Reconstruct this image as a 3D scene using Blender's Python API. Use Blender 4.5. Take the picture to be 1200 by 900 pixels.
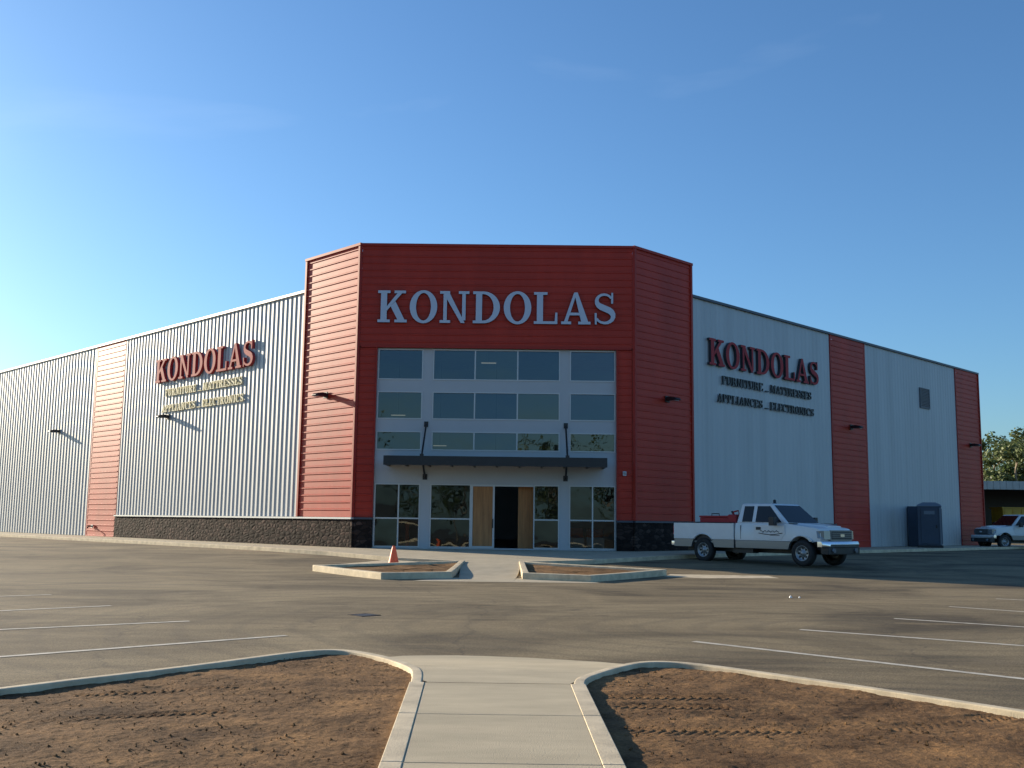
import bpy, bmesh, math, random
import numpy as np
from mathutils import Vector, Matrix
random.seed(7); RNG = np.random.default_rng(7)
R = math.radians
sc = bpy.context.scene
col = sc.collection
for o in list(bpy.data.objects): bpy.data.objects.remove(o)

# ------------------------------------------------------------------ camera
YAW, PITCH, ROLL, FPX, EYE = 0.0074, 0.1324, 0.0126, 1208.94, 1.25
fw = Vector((-math.sin(YAW)*math.cos(PITCH), math.cos(YAW)*math.cos(PITCH), math.sin(PITCH)))
rt = Vector((math.cos(YAW), math.sin(YAW), 0)); up = rt.cross(fw)
rt2 = rt*math.cos(ROLL)+up*math.sin(ROLL); up2 = up*math.cos(ROLL)-rt*math.sin(ROLL)
cd = bpy.data.cameras.new('camera'); cam = bpy.data.objects.new('camera', cd); col.objects.link(cam)
M3 = Matrix((rt2, up2, -fw)).transposed()
cam.matrix_world = Matrix.Translation((0, 0, EYE)) @ M3.to_4x4()
cd.sensor_width = 36; cd.lens = 36*FPX/1200; cd.clip_end = 3000; cd.clip_start = 0.05
sc.camera = cam

# ------------------------------------------------------------------ sky and sun
SUN_AZ, SUN_EL = 145.0, 14.0          # azimuth measured counter-clockwise from +X
sd = Vector((math.cos(R(SUN_AZ))*math.cos(R(SUN_EL)), math.sin(R(SUN_AZ))*math.cos(R(SUN_EL)), math.sin(R(SUN_EL))))
w = bpy.data.worlds.new('World'); sc.world = w; w.use_nodes = True
nt = w.node_tree; bg = nt.nodes['Background']
sky = nt.nodes.new('ShaderNodeTexSky'); sky.sky_type = 'NISHITA'; sky.sun_disc = False
sky.sun_elevation = R(SUN_EL); sky.sun_rotation = R(90-SUN_AZ); sky.altitude = 100
sky.air_density = 1.1; sky.dust_density = 0.8; sky.ozone_density = 4.0
tc = nt.nodes.new('ShaderNodeTexCoord')
mp = nt.nodes.new('ShaderNodeMapping'); mp.inputs['Scale'].default_value = (1.2, 1.2, 3.0); mp.inputs['Rotation'].default_value = (0.3, 0.5, 0.4)
nz = nt.nodes.new('ShaderNodeTexNoise'); nz.inputs['Scale'].default_value = 2.2; nz.inputs['Detail'].default_value = 6; nz.inputs['Distortion'].default_value = 0.6
cr = nt.nodes.new('ShaderNodeValToRGB'); cr.color_ramp.elements[0].position = 0.60; cr.color_ramp.elements[1].position = 0.95
cr.color_ramp.elements[1].color = (0.16, 0.16, 0.16, 1)
mxc = nt.nodes.new('ShaderNodeMixRGB'); mxc.blend_type = 'MIX'; mxc.inputs[2].default_value = (6.5, 7.4, 8.6, 1)
L = nt.links
L.new(tc.outputs['Generated'], mp.inputs[0]); L.new(mp.outputs[0], nz.inputs[0]); L.new(nz.outputs[0], cr.inputs[0])
tint = nt.nodes.new('ShaderNodeMixRGB'); tint.blend_type = 'MULTIPLY'; tint.inputs[0].default_value = 1; tint.inputs[2].default_value = (.80, 1.0, 1.15, 1)
L.new(sky.outputs[0], tint.inputs[1])
L.new(cr.outputs[0], mxc.inputs[0]); L.new(tint.outputs[0], mxc.inputs[1]); L.new(mxc.outputs[0], bg.inputs[0])
bg.inputs[1].default_value = 0.088
sl = bpy.data.lights.new('sun', 'SUN'); sl.energy = 5.0; sl.angle = R(0.6); sl.color = (1.0, 0.85, 0.64)
so = bpy.data.objects.new('sun', sl); col.objects.link(so)
so.rotation_euler = (-sd).to_track_quat('-Z', 'Y').to_euler()
vs = sc.view_settings; vs.view_transform = 'Standard'; vs.look = 'None'; vs.gamma = 1; vs.use_curve_mapping = False
vs.exposure = 0.93
sc.cycles.max_bounces = 6; sc.cycles.transparent_max_bounces = 12

# ------------------------------------------------------------------ materials
def newmat(name):
    m = bpy.data.materials.new(name); m.use_nodes = True
    return m, m.node_tree, m.node_tree.nodes['Principled BSDF']
def plain(name, c, rough=0.5, metal=0.0, var=0.0, scale=3.0, bump=0.0, bscale=40, spec=0.5, stretch=(1, 1, 1)):
    m, t, b = newmat(name)
    b.inputs['Roughness'].default_value = rough; b.inputs['Metallic'].default_value = metal
    b.inputs['Specular IOR Level'].default_value = spec
    b.inputs['Base Color'].default_value = (*c, 1)
    co = t.nodes.new('ShaderNodeTexCoord')
    if var:
        mpp = t.nodes.new('ShaderNodeMapping'); mpp.inputs['Scale'].default_value = stretch
        n = t.nodes.new('ShaderNodeTexNoise'); n.inputs['Scale'].default_value = scale; n.inputs['Detail'].default_value = 8; n.inputs['Roughness'].default_value = .65
        r = t.nodes.new('ShaderNodeValToRGB')
        r.color_ramp.elements[0].position = .3; r.color_ramp.elements[1].position = .7
        r.color_ramp.elements[0].color = (*[x*(1-var) for x in c], 1); r.color_ramp.elements[1].color = (*[min(1, x*(1+var)) for x in c], 1)
        t.links.new(co.outputs['Object'], mpp.inputs[0]); t.links.new(mpp.outputs[0], n.inputs[0]); t.links.new(n.outputs[0], r.inputs[0]); t.links.new(r.outputs[0], b.inputs['Base Color'])
    if bump:
        n2 = t.nodes.new('ShaderNodeTexNoise'); n2.inputs['Scale'].default_value = bscale; n2.inputs['Detail'].default_value = 5
        bp = t.nodes.new('ShaderNodeBump'); bp.inputs['Strength'].default_value = bump; bp.inputs['Distance'].default_value = 0.02
        t.links.new(co.outputs['Object'], n2.inputs[0]); t.links.new(n2.outputs[0], bp.inputs['Height']); t.links.new(bp.outputs[0], b.inputs['Normal'])
    return m

def asphalt():
    m, t, b = newmat('asphalt'); N = t.nodes.new; K = t.links.new
    co = N('ShaderNodeTexCoord')
    def noise(sc_, det, st=(1, 1, 1), rot=0, dist=0):
        a = N('ShaderNodeMapping'); a.inputs['Scale'].default_value = st; a.inputs['Rotation'].default_value = (0, 0, rot)
        n = N('ShaderNodeTexNoise'); n.inputs['Scale'].default_value = sc_; n.inputs['Detail'].default_value = det; n.inputs['Distortion'].default_value = dist
        n.inputs['Roughness'].default_value = .6
        K(co.outputs['Object'], a.inputs[0]); K(a.outputs[0], n.inputs[0]); return n.outputs[0]
    def ramp(x, p0, c0, p1, c1):
        r = N('ShaderNodeValToRGB'); e = r.color_ramp.elements
        e[0].position = p0; e[0].color = (*c0, 1); e[1].position = p1; e[1].color = (*c1, 1); K(x, r.inputs[0]); return r.outputs[0]
    def mix(f, a, c2, mode='MIX'):
        x = N('ShaderNodeMixRGB'); x.blend_type = mode
        if isinstance(f, float): x.inputs[0].default_value = f
        else: K(f, x.inputs[0])
        K(a, x.inputs[1])
        if isinstance(c2, tuple): x.inputs[2].default_value = (*c2, 1)
        else: K(c2, x.inputs[2])
        return x.outputs[0]
    base = ramp(noise(.28, 12, (1, 1.25, 1), .3, .9), .36, (.082, .063, .037), .62, (.255, .20, .115))
    # dusty wheel sweeps: long streaks, arcs, patches
    s1 = ramp(noise(.5, 6, (.22, 1.4, 1), .12, 1.1), .5, (0, 0, 0), .72, (1, 1, 1))
    s2 = ramp(noise(.9, 5, (.18, 1.6, 1), .8, 1.4), .55, (0, 0, 0), .75, (1, 1, 1))
    s3 = ramp(noise(.8, 5, (.15, 1.3, 1), -.75, .8), .56, (0, 0, 0), .78, (1, 1, 1))
    c = mix(s1, base, (.25, .192, .108)); 
    f = N('ShaderNodeMath'); f.operation = 'MULTIPLY'; f.inputs[1].default_value = .6; K(s2, f.inputs[0])
    c = mix(f.outputs[0], c, (.205, .162, .10))
    f3 = N('ShaderNodeMath'); f3.operation = 'MULTIPLY'; f3.inputs[1].default_value = .75; K(s3, f3.inputs[0])
    c = mix(f3.outputs[0], c, (.062, .052, .038))
    wv = N('ShaderNodeTexWave'); wv.wave_type = 'RINGS'; wv.rings_direction = 'Z'; wv.inputs['Scale'].default_value = .42; wv.inputs['Distortion'].default_value = 5; wv.inputs['Detail'].default_value = 3; wv.inputs['Detail Scale'].default_value = .6
    mm = N('ShaderNodeMapping'); mm.inputs['Location'].default_value = (-5, -21, 0); mm.inputs['Scale'].default_value = (1, 1.5, 1); K(co.outputs['Object'], mm.inputs[0]); K(mm.outputs[0], wv.inputs[0])
    ring = ramp(wv.outputs[0], .72, (0, 0, 0), .98, (.22, .22, .22))
    c = mix(ring, c, (.066, .056, .042))
    # small dark oil spots and fine aggregate
    spots = ramp(noise(1.7, 3, (1, 1, 1), 0, .3), .66, (0, 0, 0), .76, (.7, .7, .7)); c = mix(spots, c, (.042, .036, .028))
    agg = ramp(noise(70, 4), .35, (.5, .5, .5), .66, (1.42, 1.42, 1.42)); c = mix(1.0, c, agg, 'MULTIPLY')
    # hairline cracks
    vo = N('ShaderNodeTexVoronoi'); vo.feature = 'DISTANCE_TO_EDGE'; vo.inputs['Scale'].default_value = .16
    mv = N('ShaderNodeMapping'); nd = N('ShaderNodeTexNoise'); nd.inputs['Scale'].default_value = 1.1; nd.inputs['Detail'].default_value = 8
    ad = N('ShaderNodeMixRGB'); ad.blend_type = 'ADD'; ad.inputs[0].default_value = .9; K(co.outputs['Object'], nd.inputs[0]); K(co.outputs['Object'], ad.inputs[1]); K(nd.outputs['Color'], ad.inputs[2]); K(ad.outputs[0], vo.inputs[0])
    ck = ramp(vo.outputs[0], .0, (.45, .45, .45), .0018, (0, 0, 0)); c = mix(ck, c, (.04, .035, .028))
    K(c, b.inputs['Base Color']); b.inputs['Roughness'].default_value = .88; b.inputs['Specular IOR Level'].default_value = .25
    bp = N('ShaderNodeBump'); bp.inputs['Strength'].default_value = .5; bp.inputs['Distance'].default_value = .01; K(noise(60, 5), bp.inputs['Height']); 
    bp2 = N('ShaderNodeBump'); bp2.inputs['Strength'].default_value = .35; bp2.inputs['Distance'].default_value = .05; K(noise(1.3, 4, (.5, 1, 1)), bp2.inputs['Height']); K(bp.outputs[0], bp2.inputs['Normal'])
    K(bp2.outputs[0], b.inputs['Normal'])
    return m

def dirtmat():
    m, t, b = newmat('soil'); N = t.nodes.new; K = t.links.new
    co = N('ShaderNodeTexCoord')
    n = N('ShaderNodeTexNoise'); n.inputs['Scale'].default_value = 1.3; n.inputs['Detail'].default_value = 12; n.inputs['Roughness'].default_value = .68; n.inputs['Distortion'].default_value = .5
    r = N('ShaderNodeValToRGB'); e = r.color_ramp.elements; e[0].position = .33; e[0].color = (.075, .040, .019, 1); e[1].position = .68; e[1].color = (.33, .185, .078, 1)
    e2 = r.color_ramp.elements.new(.5); e2.color = (.20, .113, .052, 1)
    n2 = N('ShaderNodeTexNoise'); n2.inputs['Scale'].default_value = 38; n2.inputs['Detail'].default_value = 6; n2.inputs['Roughness'].default_value = .7
    r2 = N('ShaderNodeValToRGB'); r2.color_ramp.elements[0].position = .3; r2.color_ramp.elements[0].color = (.55, .55, .55, 1); r2.color_ramp.elements[1].position = .72; r2.color_ramp.elements[1].color = (1.35, 1.35, 1.35, 1)
    mx = N('ShaderNodeMixRGB'); mx.blend_type = 'MULTIPLY'; mx.inputs[0].default_value = 1
    for q in (n, n2): K(co.outputs['Object'], q.inputs[0])
    K(n.outputs[0], r.inputs[0]); K(n2.outputs[0], r2.inputs[0]); K(r.outputs[0], mx.inputs[1]); K(r2.outputs[0], mx.inputs[2]); K(mx.outputs[0], b.inputs['Base Color'])
    b.inputs['Roughness'].default_value = .95; b.inputs['Specular IOR Level'].default_value = .15
    bp = N('ShaderNodeBump'); bp.inputs['Strength'].default_value = .9; bp.inputs['Distance'].default_value = .02; K(n2.outputs[0], bp.inputs['Height']); K(bp.outputs[0], b.inputs['Normal'])
    return m

def stonemat():
    m, t, b = newmat('dark_stone'); N = t.nodes.new; K = t.links.new
    co = N('ShaderNodeTexCoord'); mpp = N('ShaderNodeMapping'); mpp.inputs['Scale'].default_value = (1, 1, 2.0)
    v = N('ShaderNodeTexVoronoi'); v.inputs['Scale'].default_value = 3.0; v.inputs['Randomness'].default_value = .9
    K(co.outputs['Object'], mpp.inputs[0]); K(mpp.outputs[0], v.inputs[0])
    r = N('ShaderNodeValToRGB'); e = r.color_ramp.elements; e[0].position = 0; e[0].color = (.018, .013, .012, 1); e[1].position = 1; e[1].color = (.085, .056, .046, 1)
    s = N('ShaderNodeSeparateColor'); K(v.outputs['Color'], s.inputs[0])
    pw = N('ShaderNodeMath'); pw.operation = 'POWER'; pw.inputs[1].default_value = 2.2; K(s.outputs[0], pw.inputs[0]); K(pw.outputs[0], r.inputs[0])
    v2 = N('ShaderNodeTexVoronoi'); v2.feature = 'DISTANCE_TO_EDGE'; v2.inputs['Scale'].default_value = 3.0; v2.inputs['Randomness'].default_value = .9; K(mpp.outputs[0], v2.inputs[0])
    r3 = N('ShaderNodeValToRGB'); r3.color_ramp.elements[0].position = .02; r3.color_ramp.elements[1].position = .07; K(v2.outputs[0], r3.inputs[0])
    mx = N('ShaderNodeMixRGB'); mx.inputs[1].default_value = (.012, .011, .011, 1); K(r3.outputs[0], mx.inputs[0]); K(r.outputs[0], mx.inputs[2]); K(mx.outputs[0], b.inputs['Base Color'])
    bp = N('ShaderNodeBump'); bp.inputs['Strength'].default_value = 1; bp.inputs['Distance'].default_value = .035; K(v2.outputs[0], bp.inputs['Height']); K(bp.outputs[0], b.inputs['Normal'])
    b.inputs['Roughness'].default_value = .85; b.inputs['Specular IOR Level'].default_value = .1
    return m

def glassmat(name, ior, tint):
    m, t, b = newmat(name); N = t.nodes.new; K = t.links.new
    t.nodes.remove(b); out = t.nodes['Material Output']
    tr = N('ShaderNodeBsdfTransparent'); tr.inputs[0].default_value = (*tint, 1)
    gl = N('ShaderNodeBsdfGlossy'); gl.inputs['Roughness'].default_value = .012; gl.inputs[0].default_value = (.74, .88, 1, 1)
    fr = N('ShaderNodeFresnel'); fr.inputs[0].default_value = ior
    co = N('ShaderNodeTexCoord'); n = N('ShaderNodeTexNoise'); n.inputs['Scale'].default_value = .9; n.inputs['Detail'].default_value = 1.5
    bp = N('ShaderNodeBump'); bp.inputs['Strength'].default_value = .14; bp.inputs['Distance'].default_value = .05
    K(co.outputs['Object'], n.inputs[0]); K(n.outputs[0], bp.inputs['Height']); K(bp.outputs[0], gl.inputs['Normal'])
    mx = N('ShaderNodeMixShader'); K(fr.outputs[0], mx.inputs[0]); K(tr.outputs[0], mx.inputs[1]); K(gl.outputs[0], mx.inputs[2]); K(mx.outputs[0], out.inputs[0])
    return m

MT = {}
MT['asphalt'] = asphalt(); MT['soil'] = dirtmat(); MT['stone'] = stonemat()
MT['ground'] = plain('dry_ground', (.13, .115, .07), .95, var=.4, scale=.15)
MT['red'] = plain('red_siding_paint', (.42, .034, .018), .5, 0, var=.16, scale=.7, spec=.3, stretch=(1, 1, .3), bump=.08, bscale=1.5)
MT['red_trim'] = plain('red_trim_paint', (.36, .030, .020), .5, spec=.25)
MT['silver'] = plain('silver_siding_paint', (.43, .445, .455), .5, .15, var=.10, scale=.9, stretch=(1.2, 1.2, .08), bump=.06, bscale=1.2)
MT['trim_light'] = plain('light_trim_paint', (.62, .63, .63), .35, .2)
MT['trim_dark'] = plain('dark_coping_paint', (.05, .06, .085), .45)  # trim tone for the shaded sides, shade put into the colour
MT['facade'] = plain('white_panel_paint', (.42, .44, .46), .5, var=.03, scale=1)
MT['alu'] = plain('window_frame_paint', (.5, .51, .51), .35, .1)
MT['ply'] = plain('plywood', (.42, .19, .07), .75, var=.3, scale=2.2, stretch=(4, 4, .35), bump=.1)
MT['black_steel'] = plain('black_steel', (.018, .019, .022), .4, .2, var=.2, scale=2)
MT['dark_cab'] = plain('dark_interior', (.02, .02, .022), .8)
MT['inside_floor'] = plain('interior_floor', (.16, .15, .14), .5, var=.15, scale=1)
MT['conc'] = plain('concrete', (.43, .37, .26), .85, var=.14, scale=1.6, bump=.25, bscale=90)
MT['conc_light'] = plain('concrete_kerb', (.57, .475, .32), .8, var=.26, scale=3.5, bump=.2, bscale=90)
MT['conc_path'] = plain('path_concrete', (.47, .395, .26), .85, var=.16, scale=1.8, bump=.25, bscale=110, stretch=(.6, 1.6, 1))
MT['paint'] = plain('road_marking_paint', (.52, .48, .39), .75, var=.3, scale=6)
MT['white_paint'] = plain('vehicle_white_paint', (.66, .68, .69), .22, 0, var=.05, scale=2, spec=.6)
MT['grey_paint'] = plain('vehicle_grey_paint', (.20, .21, .215), .3, .35)
MT['chrome'] = plain('chrome', (.75, .76, .78), .18, 1)
MT['rim'] = plain('rim_alloy', (.30, .31, .32), .4, .7)
MT['rubber'] = plain('rubber', (.014, .014, .015), .75, bump=.3, bscale=60)
MT['plastic_black'] = plain('black_plastic', (.016, .016, .018), .5)
MT['auto_glass'] = plain('dark_vehicle_glass', (.008, .009, .010), .06, 0, spec=.32)
MT['lampglass'] = plain('headlamp_glass', (.22, .24, .27), .12, .4)
MT['sign_white'] = plain('sign_white', (.50, .55, .65), .4)
MT['sign_red'] = plain('sign_red', (.36, .03, .035), .75)
MT['sign_edge'] = plain('sign_dark_edge', (.03, .03, .04), .5)
MT['sign_black'] = plain('sign_black', (.02, .024, .03), .4)
MT['sign_cream'] = plain('sign_cream', (.78, .72, .48), .7)  # sun glare on the left tagline letters, put into their colour
MT['orange'] = plain('cone_orange', (.75, .13, .045), .5)
MT['reflect'] = plain('cone_band', (.8, .78, .74), .5)
MT['porta'] = plain('toilet_plastic', (.045, .065, .10), .5, var=.1)
MT['porta_light'] = plain('toilet_roof_plastic', (.16, .19, .23), .5)
MT['yellow'] = plain('yellow_paint', (.62, .40, .05), .5, var=.2, scale=1.5)
MT['galv'] = plain('galvanised', (.36, .37, .36), .5, .4, var=.1)
MT['vent'] = plain('vent_grey_paint', (.13, .14, .155), .6)
MT['bark'] = plain('bark', (.22, .18, .13), .9, var=.3, scale=3)
MT['glass_hi'] = glassmat('window_glass', 1.92, (.38, .42, .42))
MT['glass_lo'] = glassmat('door_glass', 1.62, (.38, .40, .38))
MT['card_red'] = plain('red_carton', (.4, .06, .04), .7); MT['card_white'] = plain('white_carton', (.6, .62, .62), .7)  # colours of a reflected vehicle, given to solid blocks
MT['litter'] = plain('paper', (.8, .8, .78), .7)
def leafmat(name, c):
    m, t, b = newmat(name); N = t.nodes.new; K = t.links.new
    gi = N('ShaderNodeNewGeometry'); r = N('ShaderNodeValToRGB'); e = r.color_ramp.elements
    e[0].color = (*[x*.6 for x in c], 1); e[1].color = (*[x*1.5 for x in c], 1)
    K(gi.outputs['Random Per Island'], r.inputs[0]); K(r.outputs[0], b.inputs['Base Color'])
    b.inputs['Roughness'].default_value = .6; b.inputs['Subsurface Weight'].default_value = 0
    tl = N('ShaderNodeBsdfTranslucent'); K(r.outputs[0], tl.inputs[0]); mx = N('ShaderNodeMixShader'); mx.inputs[0].default_value = .3
    K(b.outputs[0], mx.inputs[1]); K(tl.outputs[0], mx.inputs[2]); K(mx.outputs[0], t.nodes['Material Output'].inputs[0])
    return m
MT['leaf'] = leafmat('leaves', (.085, .12, .04)); MT['leaf2'] = leafmat('leaves_olive', (.12, .15, .055))
MT['lampglow'] = plain('lamp_glow', (1, 1, 1)); _b = MT['lampglow'].node_tree.nodes['Principled BSDF']
_b.inputs['Emission Color'].default_value = (1, .9, .7, 1); _b.inputs['Emission Strength'].default_value = .2

# ------------------------------------------------------------------ mesh helpers
class MB:
    def __init__(s): s.v = []; s.f = []; s.m = []; s.mats = []
    def _mi(s, mat):
        if mat is None: return 0
        if mat not in s.mats: s.mats.append(mat)
        return s.mats.index(mat)
    def add(s, vs_, fs, mat=None):
        k = len(s.v); s.v += [tuple(v) for v in vs_]
        i = s._mi(mat)
        for f in fs: s.f.append(tuple(k+j for j in f)); s.m.append(i)
    def box(s, x0, x1, y0, y1, z0, z1, mat=None, X=None):
        P = [(x, y, z) for z in (z0, z1) for x, y in ((x0, y0), (x1, y0), (x1, y1), (x0, y1))]
        if X: P = [X(*p) for p in P]
        s.add(P, [(0, 3, 2, 1), (4, 5, 6, 7), (0, 1, 5, 4), (1, 2, 6, 5), (2, 3, 7, 6), (3, 0, 4, 7)], mat)
    def prism(s, poly, z0, z1, mat=None, X=None):
        n = len(poly)
        P = [(x, y, z0) for x, y in poly]+[(x, y, z1) for x, y in poly]
        if X: P = [X(*p) for p in P]
        s.add(P, [tuple(range(n))[::-1], tuple(range(n, 2*n))]+[(i, (i+1) % n, n+(i+1) % n, n+i) for i in range(n)], mat)
    def tube(s, pts, r, n=8, mat=None, caps=True, r2=None):
        pts = [Vector(p) for p in pts]; k = len(pts); V = []
        for i, p in enumerate(pts):
            d = (pts[min(i+1, k-1)]-pts[max(i-1, 0)]).normalized()
            a = d.orthogonal().normalized(); b = d.cross(a)
            rr = r if r2 is None else r+(r2-r)*i/(k-1)
            for j in range(n):
                t = 2*math.pi*j/n; V.append(p+(a*math.cos(t)+b*math.sin(t))*rr)
        F = [(i*n+j, i*n+(j+1) % n, (i+1)*n+(j+1) % n, (i+1)*n+j) for i in range(k-1) for j in range(n)]
        if caps: F += [tuple(range(n))[::-1], tuple(range((k-1)*n, k*n))]
        s.add(V, F, mat)
    def lathe(s, prof, n=24, axis='z', c=(0, 0, 0), mat=None):
        V = []
        for r, h in prof:
            for j in range(n):
                t = 2*math.pi*j/n; a, b = r*math.cos(t), r*math.sin(t)
                V.append((c[0]+a, c[1]+b, c[2]+h) if axis == 'z' else (c[0]+a, c[1]+h, c[2]+b))
        k = len(prof)
        s.add(V, [(i*n+j, i*n+(j+1) % n, (i+1)*n+(j+1) % n, (i+1)*n+j) for i in range(k-1) for j in range(n)], mat)
    def build(s, name, mat=None, parent=None, smooth=False, bevel=0, seg=2, loc=None, normals=True):
        me = bpy.data.meshes.new(name); me.from_pydata([tuple(v) for v in s.v], [], s.f)
        if mat is not None and not s.mats: me.materials.append(MT[mat])
        else:
            for q in s.mats: me.materials.append(MT[q])
            for p, i in zip(me.polygons, s.m): p.material_index = i
        if normals:
            bm = bmesh.new(); bm.from_mesh(me); bmesh.ops.recalc_face_normals(bm, faces=bm.faces); bm.to_mesh(me); bm.free()
        o = bpy.data.objects.new(name, me); col.objects.link(o)
        if parent: o.parent = parent
        if loc: o.location = loc
        if bevel:
            b = o.modifiers.new('bevel', 'BEVEL'); b.width = bevel; b.segments = seg; b.limit_method = 'ANGLE'; b.angle_limit = R(35)
        if smooth or bevel: me.shade_smooth() if not bevel else [setattr(p, 'use_smooth', True) for p in me.polygons]
        if bevel:
            wn = o.modifiers.new('normals', 'WEIGHTED_NORMAL'); wn.keep_sharp = False
        return o
def tag(o, label=None, cat=None, group=None, kind=None):
    for k, v in (('label', label), ('category', cat), ('group', group), ('kind', kind)):
        if v: o[k] = v
    return o
def empty(name, loc=(0, 0, 0), rz=0, label=None, cat=None, group=None):
    o = bpy.data.objects.new(name, None); col.objects.link(o); o.location = loc; o.rotation_euler = (0, 0, rz); o.empty_display_size = .3
    return tag(o, label, cat, group)
def copy_tree(o, parent=None):
    c = o.copy(); col.objects.link(c); c.parent = parent
    for ch in list(o.children): copy_tree(ch, c)
    return c

# ------------------------------------------------------------------ ground
A = -0.11
def sheet(name, poly, z, mat, thick=0):
    m = MB()
    if thick: m.prism(poly, z-thick, z)
    else: m.add([(x, y, z) for x, y in poly], [tuple(range(len(poly)))])
    o = m.build(name, mat); 
    if not thick:
        if o.data.polygons[0].normal.z < 0: o.data.flip_normals()
    return tag(o, kind='structure')
K = 0.8                      # the building below is drawn in units of 0.8 m
RISE = 0.25
def sm(t): t = max(0., min(1., t)); return t*t*(3-2*t)
def g(y): return A+RISE*sm((y-24)/13)            # the lot climbs gently towards the building
def drape(o, off=None, rows=None, base=A):
    bm = bmesh.new(); bm.from_mesh(o.data); ly = o.location.y
    for y in (rows or [24+.65*i for i in range(21)]):
        bmesh.ops.bisect_plane(bm, geom=bm.verts[:]+bm.edges[:]+bm.faces[:], plane_co=(0, y-ly, 0), plane_no=(0, 1, 0))
    for v in bm.verts: v.co.z += g(v.co.y+ly)-base+(off(v.co.y+ly) if off else 0)
    bm.to_mesh(o.data); bm.free(); return o
drape(sheet('ground', [(-900, -900), (900, -900), (900, 1500), (-900, 1500)], A-.03, 'ground'))
drape(sheet('parking_lot', [(-90, -14), (75, -14), (75, 150), (-90, 150)], A, 'asphalt'))
Y0, XL, XR, S2 = 46.12, -7.27, 5.09, math.sqrt(.5)
WL = 62.0; WR = 39.56; HT, HW, ZS = 13.73, 12.21, 1.35
def LW(s, out, z): return (XL-s*S2-out*S2, Y0+s*S2-out*S2, z)        # left wing frame
def RW(s, out, z): return (XR+s*S2+out*S2, Y0+s*S2-out*S2, z)        # right wing frame
def FW(s, out, z): return (s, Y0-out, z)                             # front frame
MID = -0.72
def mir(p): return (2*MID-p[0], p[1])
# pavement round the building, widening into a forecourt that ramps down between the islands
def P2(f, s, o): q = f(s, o, 0); return (q[0], q[1])
def PS(f, s, o): q = f(s, o, 0); return (q[0]*K, q[1]*K)
fore = [(-7.6, 34.95), (-6.0, 33.5), (-4.9, 32.35), (-3.6, 31.0)]
walk = [PS(LW, WL, 3.3)] + fore + [(-1.62, 29.9), (-1.35, 24.1), (-.08, 24.1), (0.17, 29.9)] + [mir(p) for p in fore[::-1]] + [PS(RW, WR+3, 3.3), PS(RW, WR+3, -.5), (2, 42), (-4, 42), PS(LW, WL, -.5)]
def poff(y): return .11*sm((y-25.2)/3.6)+.006
o = sheet('pavement', walk, A, 'conc', .3); drape(o, poff)
# kerb lip of the pavement
def ribbon(name, pts, wid, z0, z1, mat, closed=False, kind='structure', round_=0.012):
    pts = [Vector((p[0], p[1])) for p in pts]; n = len(pts); a = []; b = []
    for i, p in enumerate(pts):
        p0 = pts[(i-1) % n] if (closed or i > 0) else None; p1 = pts[(i+1) % n] if (closed or i < n-1) else None
        d0 = (p-p0).normalized() if p0 is not None else None; d1 = (p1-p).normalized() if p1 is not None else None
        if d0 is None: d0 = d1
        if d1 is None: d1 = d0
        nn = Vector((-(d0+d1).y, (d0+d1).x)).normalized(); k = 1/max(.5, nn.dot(Vector((-d0.y, d0.x))))
        a.append(p+nn*wid/2*k); b.append(p-nn*wid/2*k)
    m = MB(); V = []
    for i in range(n): V += [(*a[i], z0), (*a[i], z1), (*b[i], z1), (*b[i], z0)]
    F = []
    for i in range(n if closed else n-1):
        j = (i+1) % n
        for q in range(4): F.append((4*i+q, 4*i+(q+1) % 4, 4*j+(q+1) % 4, 4*j+q))
    if not closed: F += [(0, 1, 2, 3), (4*n-1, 4*n-2, 4*n-3, 4*n-4)]
    m.add(V, F); o = m.build(name, mat, bevel=round_, seg=2)
    return tag(o, kind=kind)
drape(ribbon('pavement_kerb', [PS(LW, WL, 3.35)]+fore+[(-1.7, 29.9)], .15, -.3, A+.124, 'conc_light'))
drape(ribbon('pavement_kerb', [mir((-1.7, 29.9))]+[mir(p) for p in fore[::-1]]+[PS(RW, WR+3, 3.35)], .15, -.3, A+.124, 'conc_light'))
# concrete strips at the islands' feet
sheet('crossing_apron', [(-2.35, 23.55), (-2.1, 24.3), (-1.36, 25.6), (-1.36, 24.094), (-.07, 24.094), (-.07, 25.6), (1.7, 24.25), (1.9, 23.6)], A+.006, 'conc')
drape(sheet('gutter_strip', [(3.7, 26.5), (4.6, 26.05), (6.6, 26.4), (6.5, 27.2), (4.0, 27.4)], A+.005, 'conc_light'))
drape(sheet('curb_ramp', [(-5.2, 28.4), (-4.6, 27.25), (-1.75, 29.2), (-1.9, 29.75), (-3.8, 30.95)], A+.05, 'conc_light', .2))
# planting islands: kerb ring, soil inside
def island(pts, name_label, extra=None):
    e = empty('planting_island', (sum(p[0] for p in pts)/len(pts), sum(p[1] for p in pts)/len(pts), A), 0, name_label, 'planting island', 'kerbed planting islands before the entrance')
    lx, ly, lz = e.location
    q = [(p[0]-lx, p[1]-ly) for p in pts]
    k = ribbon('kerb', q, .17, -.1, .155, 'conc_light', closed=True, kind=None, round_=.02); k.location = e.location; drape(k); k.location = (0, 0, 0); k.parent = e
    m = MB(); n = 26
    # soil as a bumpy fan grid
    V = []; F = []
    rings = 9
    for i in range(rings+1):
        for j in range(len(q)*6):
            a = Vector(q[j//6]); b = Vector(q[(j//6+1) % len(q)]); p = a.lerp(b, (j % 6)/6)*(i/rings)
            V.append((p.x, p.y, .07+random.uniform(0, .045)))
    J = len(q)*6
    for i in range(rings):
        for j in range(J): F.append((i*J+j, i*J+(j+1) % J, (i+1)*J+(j+1) % J, (i+1)*J+j))
    V = [(x, y, z+g(y+ly)-A) for x, y, z in V]; m.add(V, F); m.build('soil', 'soil', e, smooth=True)
    return e
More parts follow.
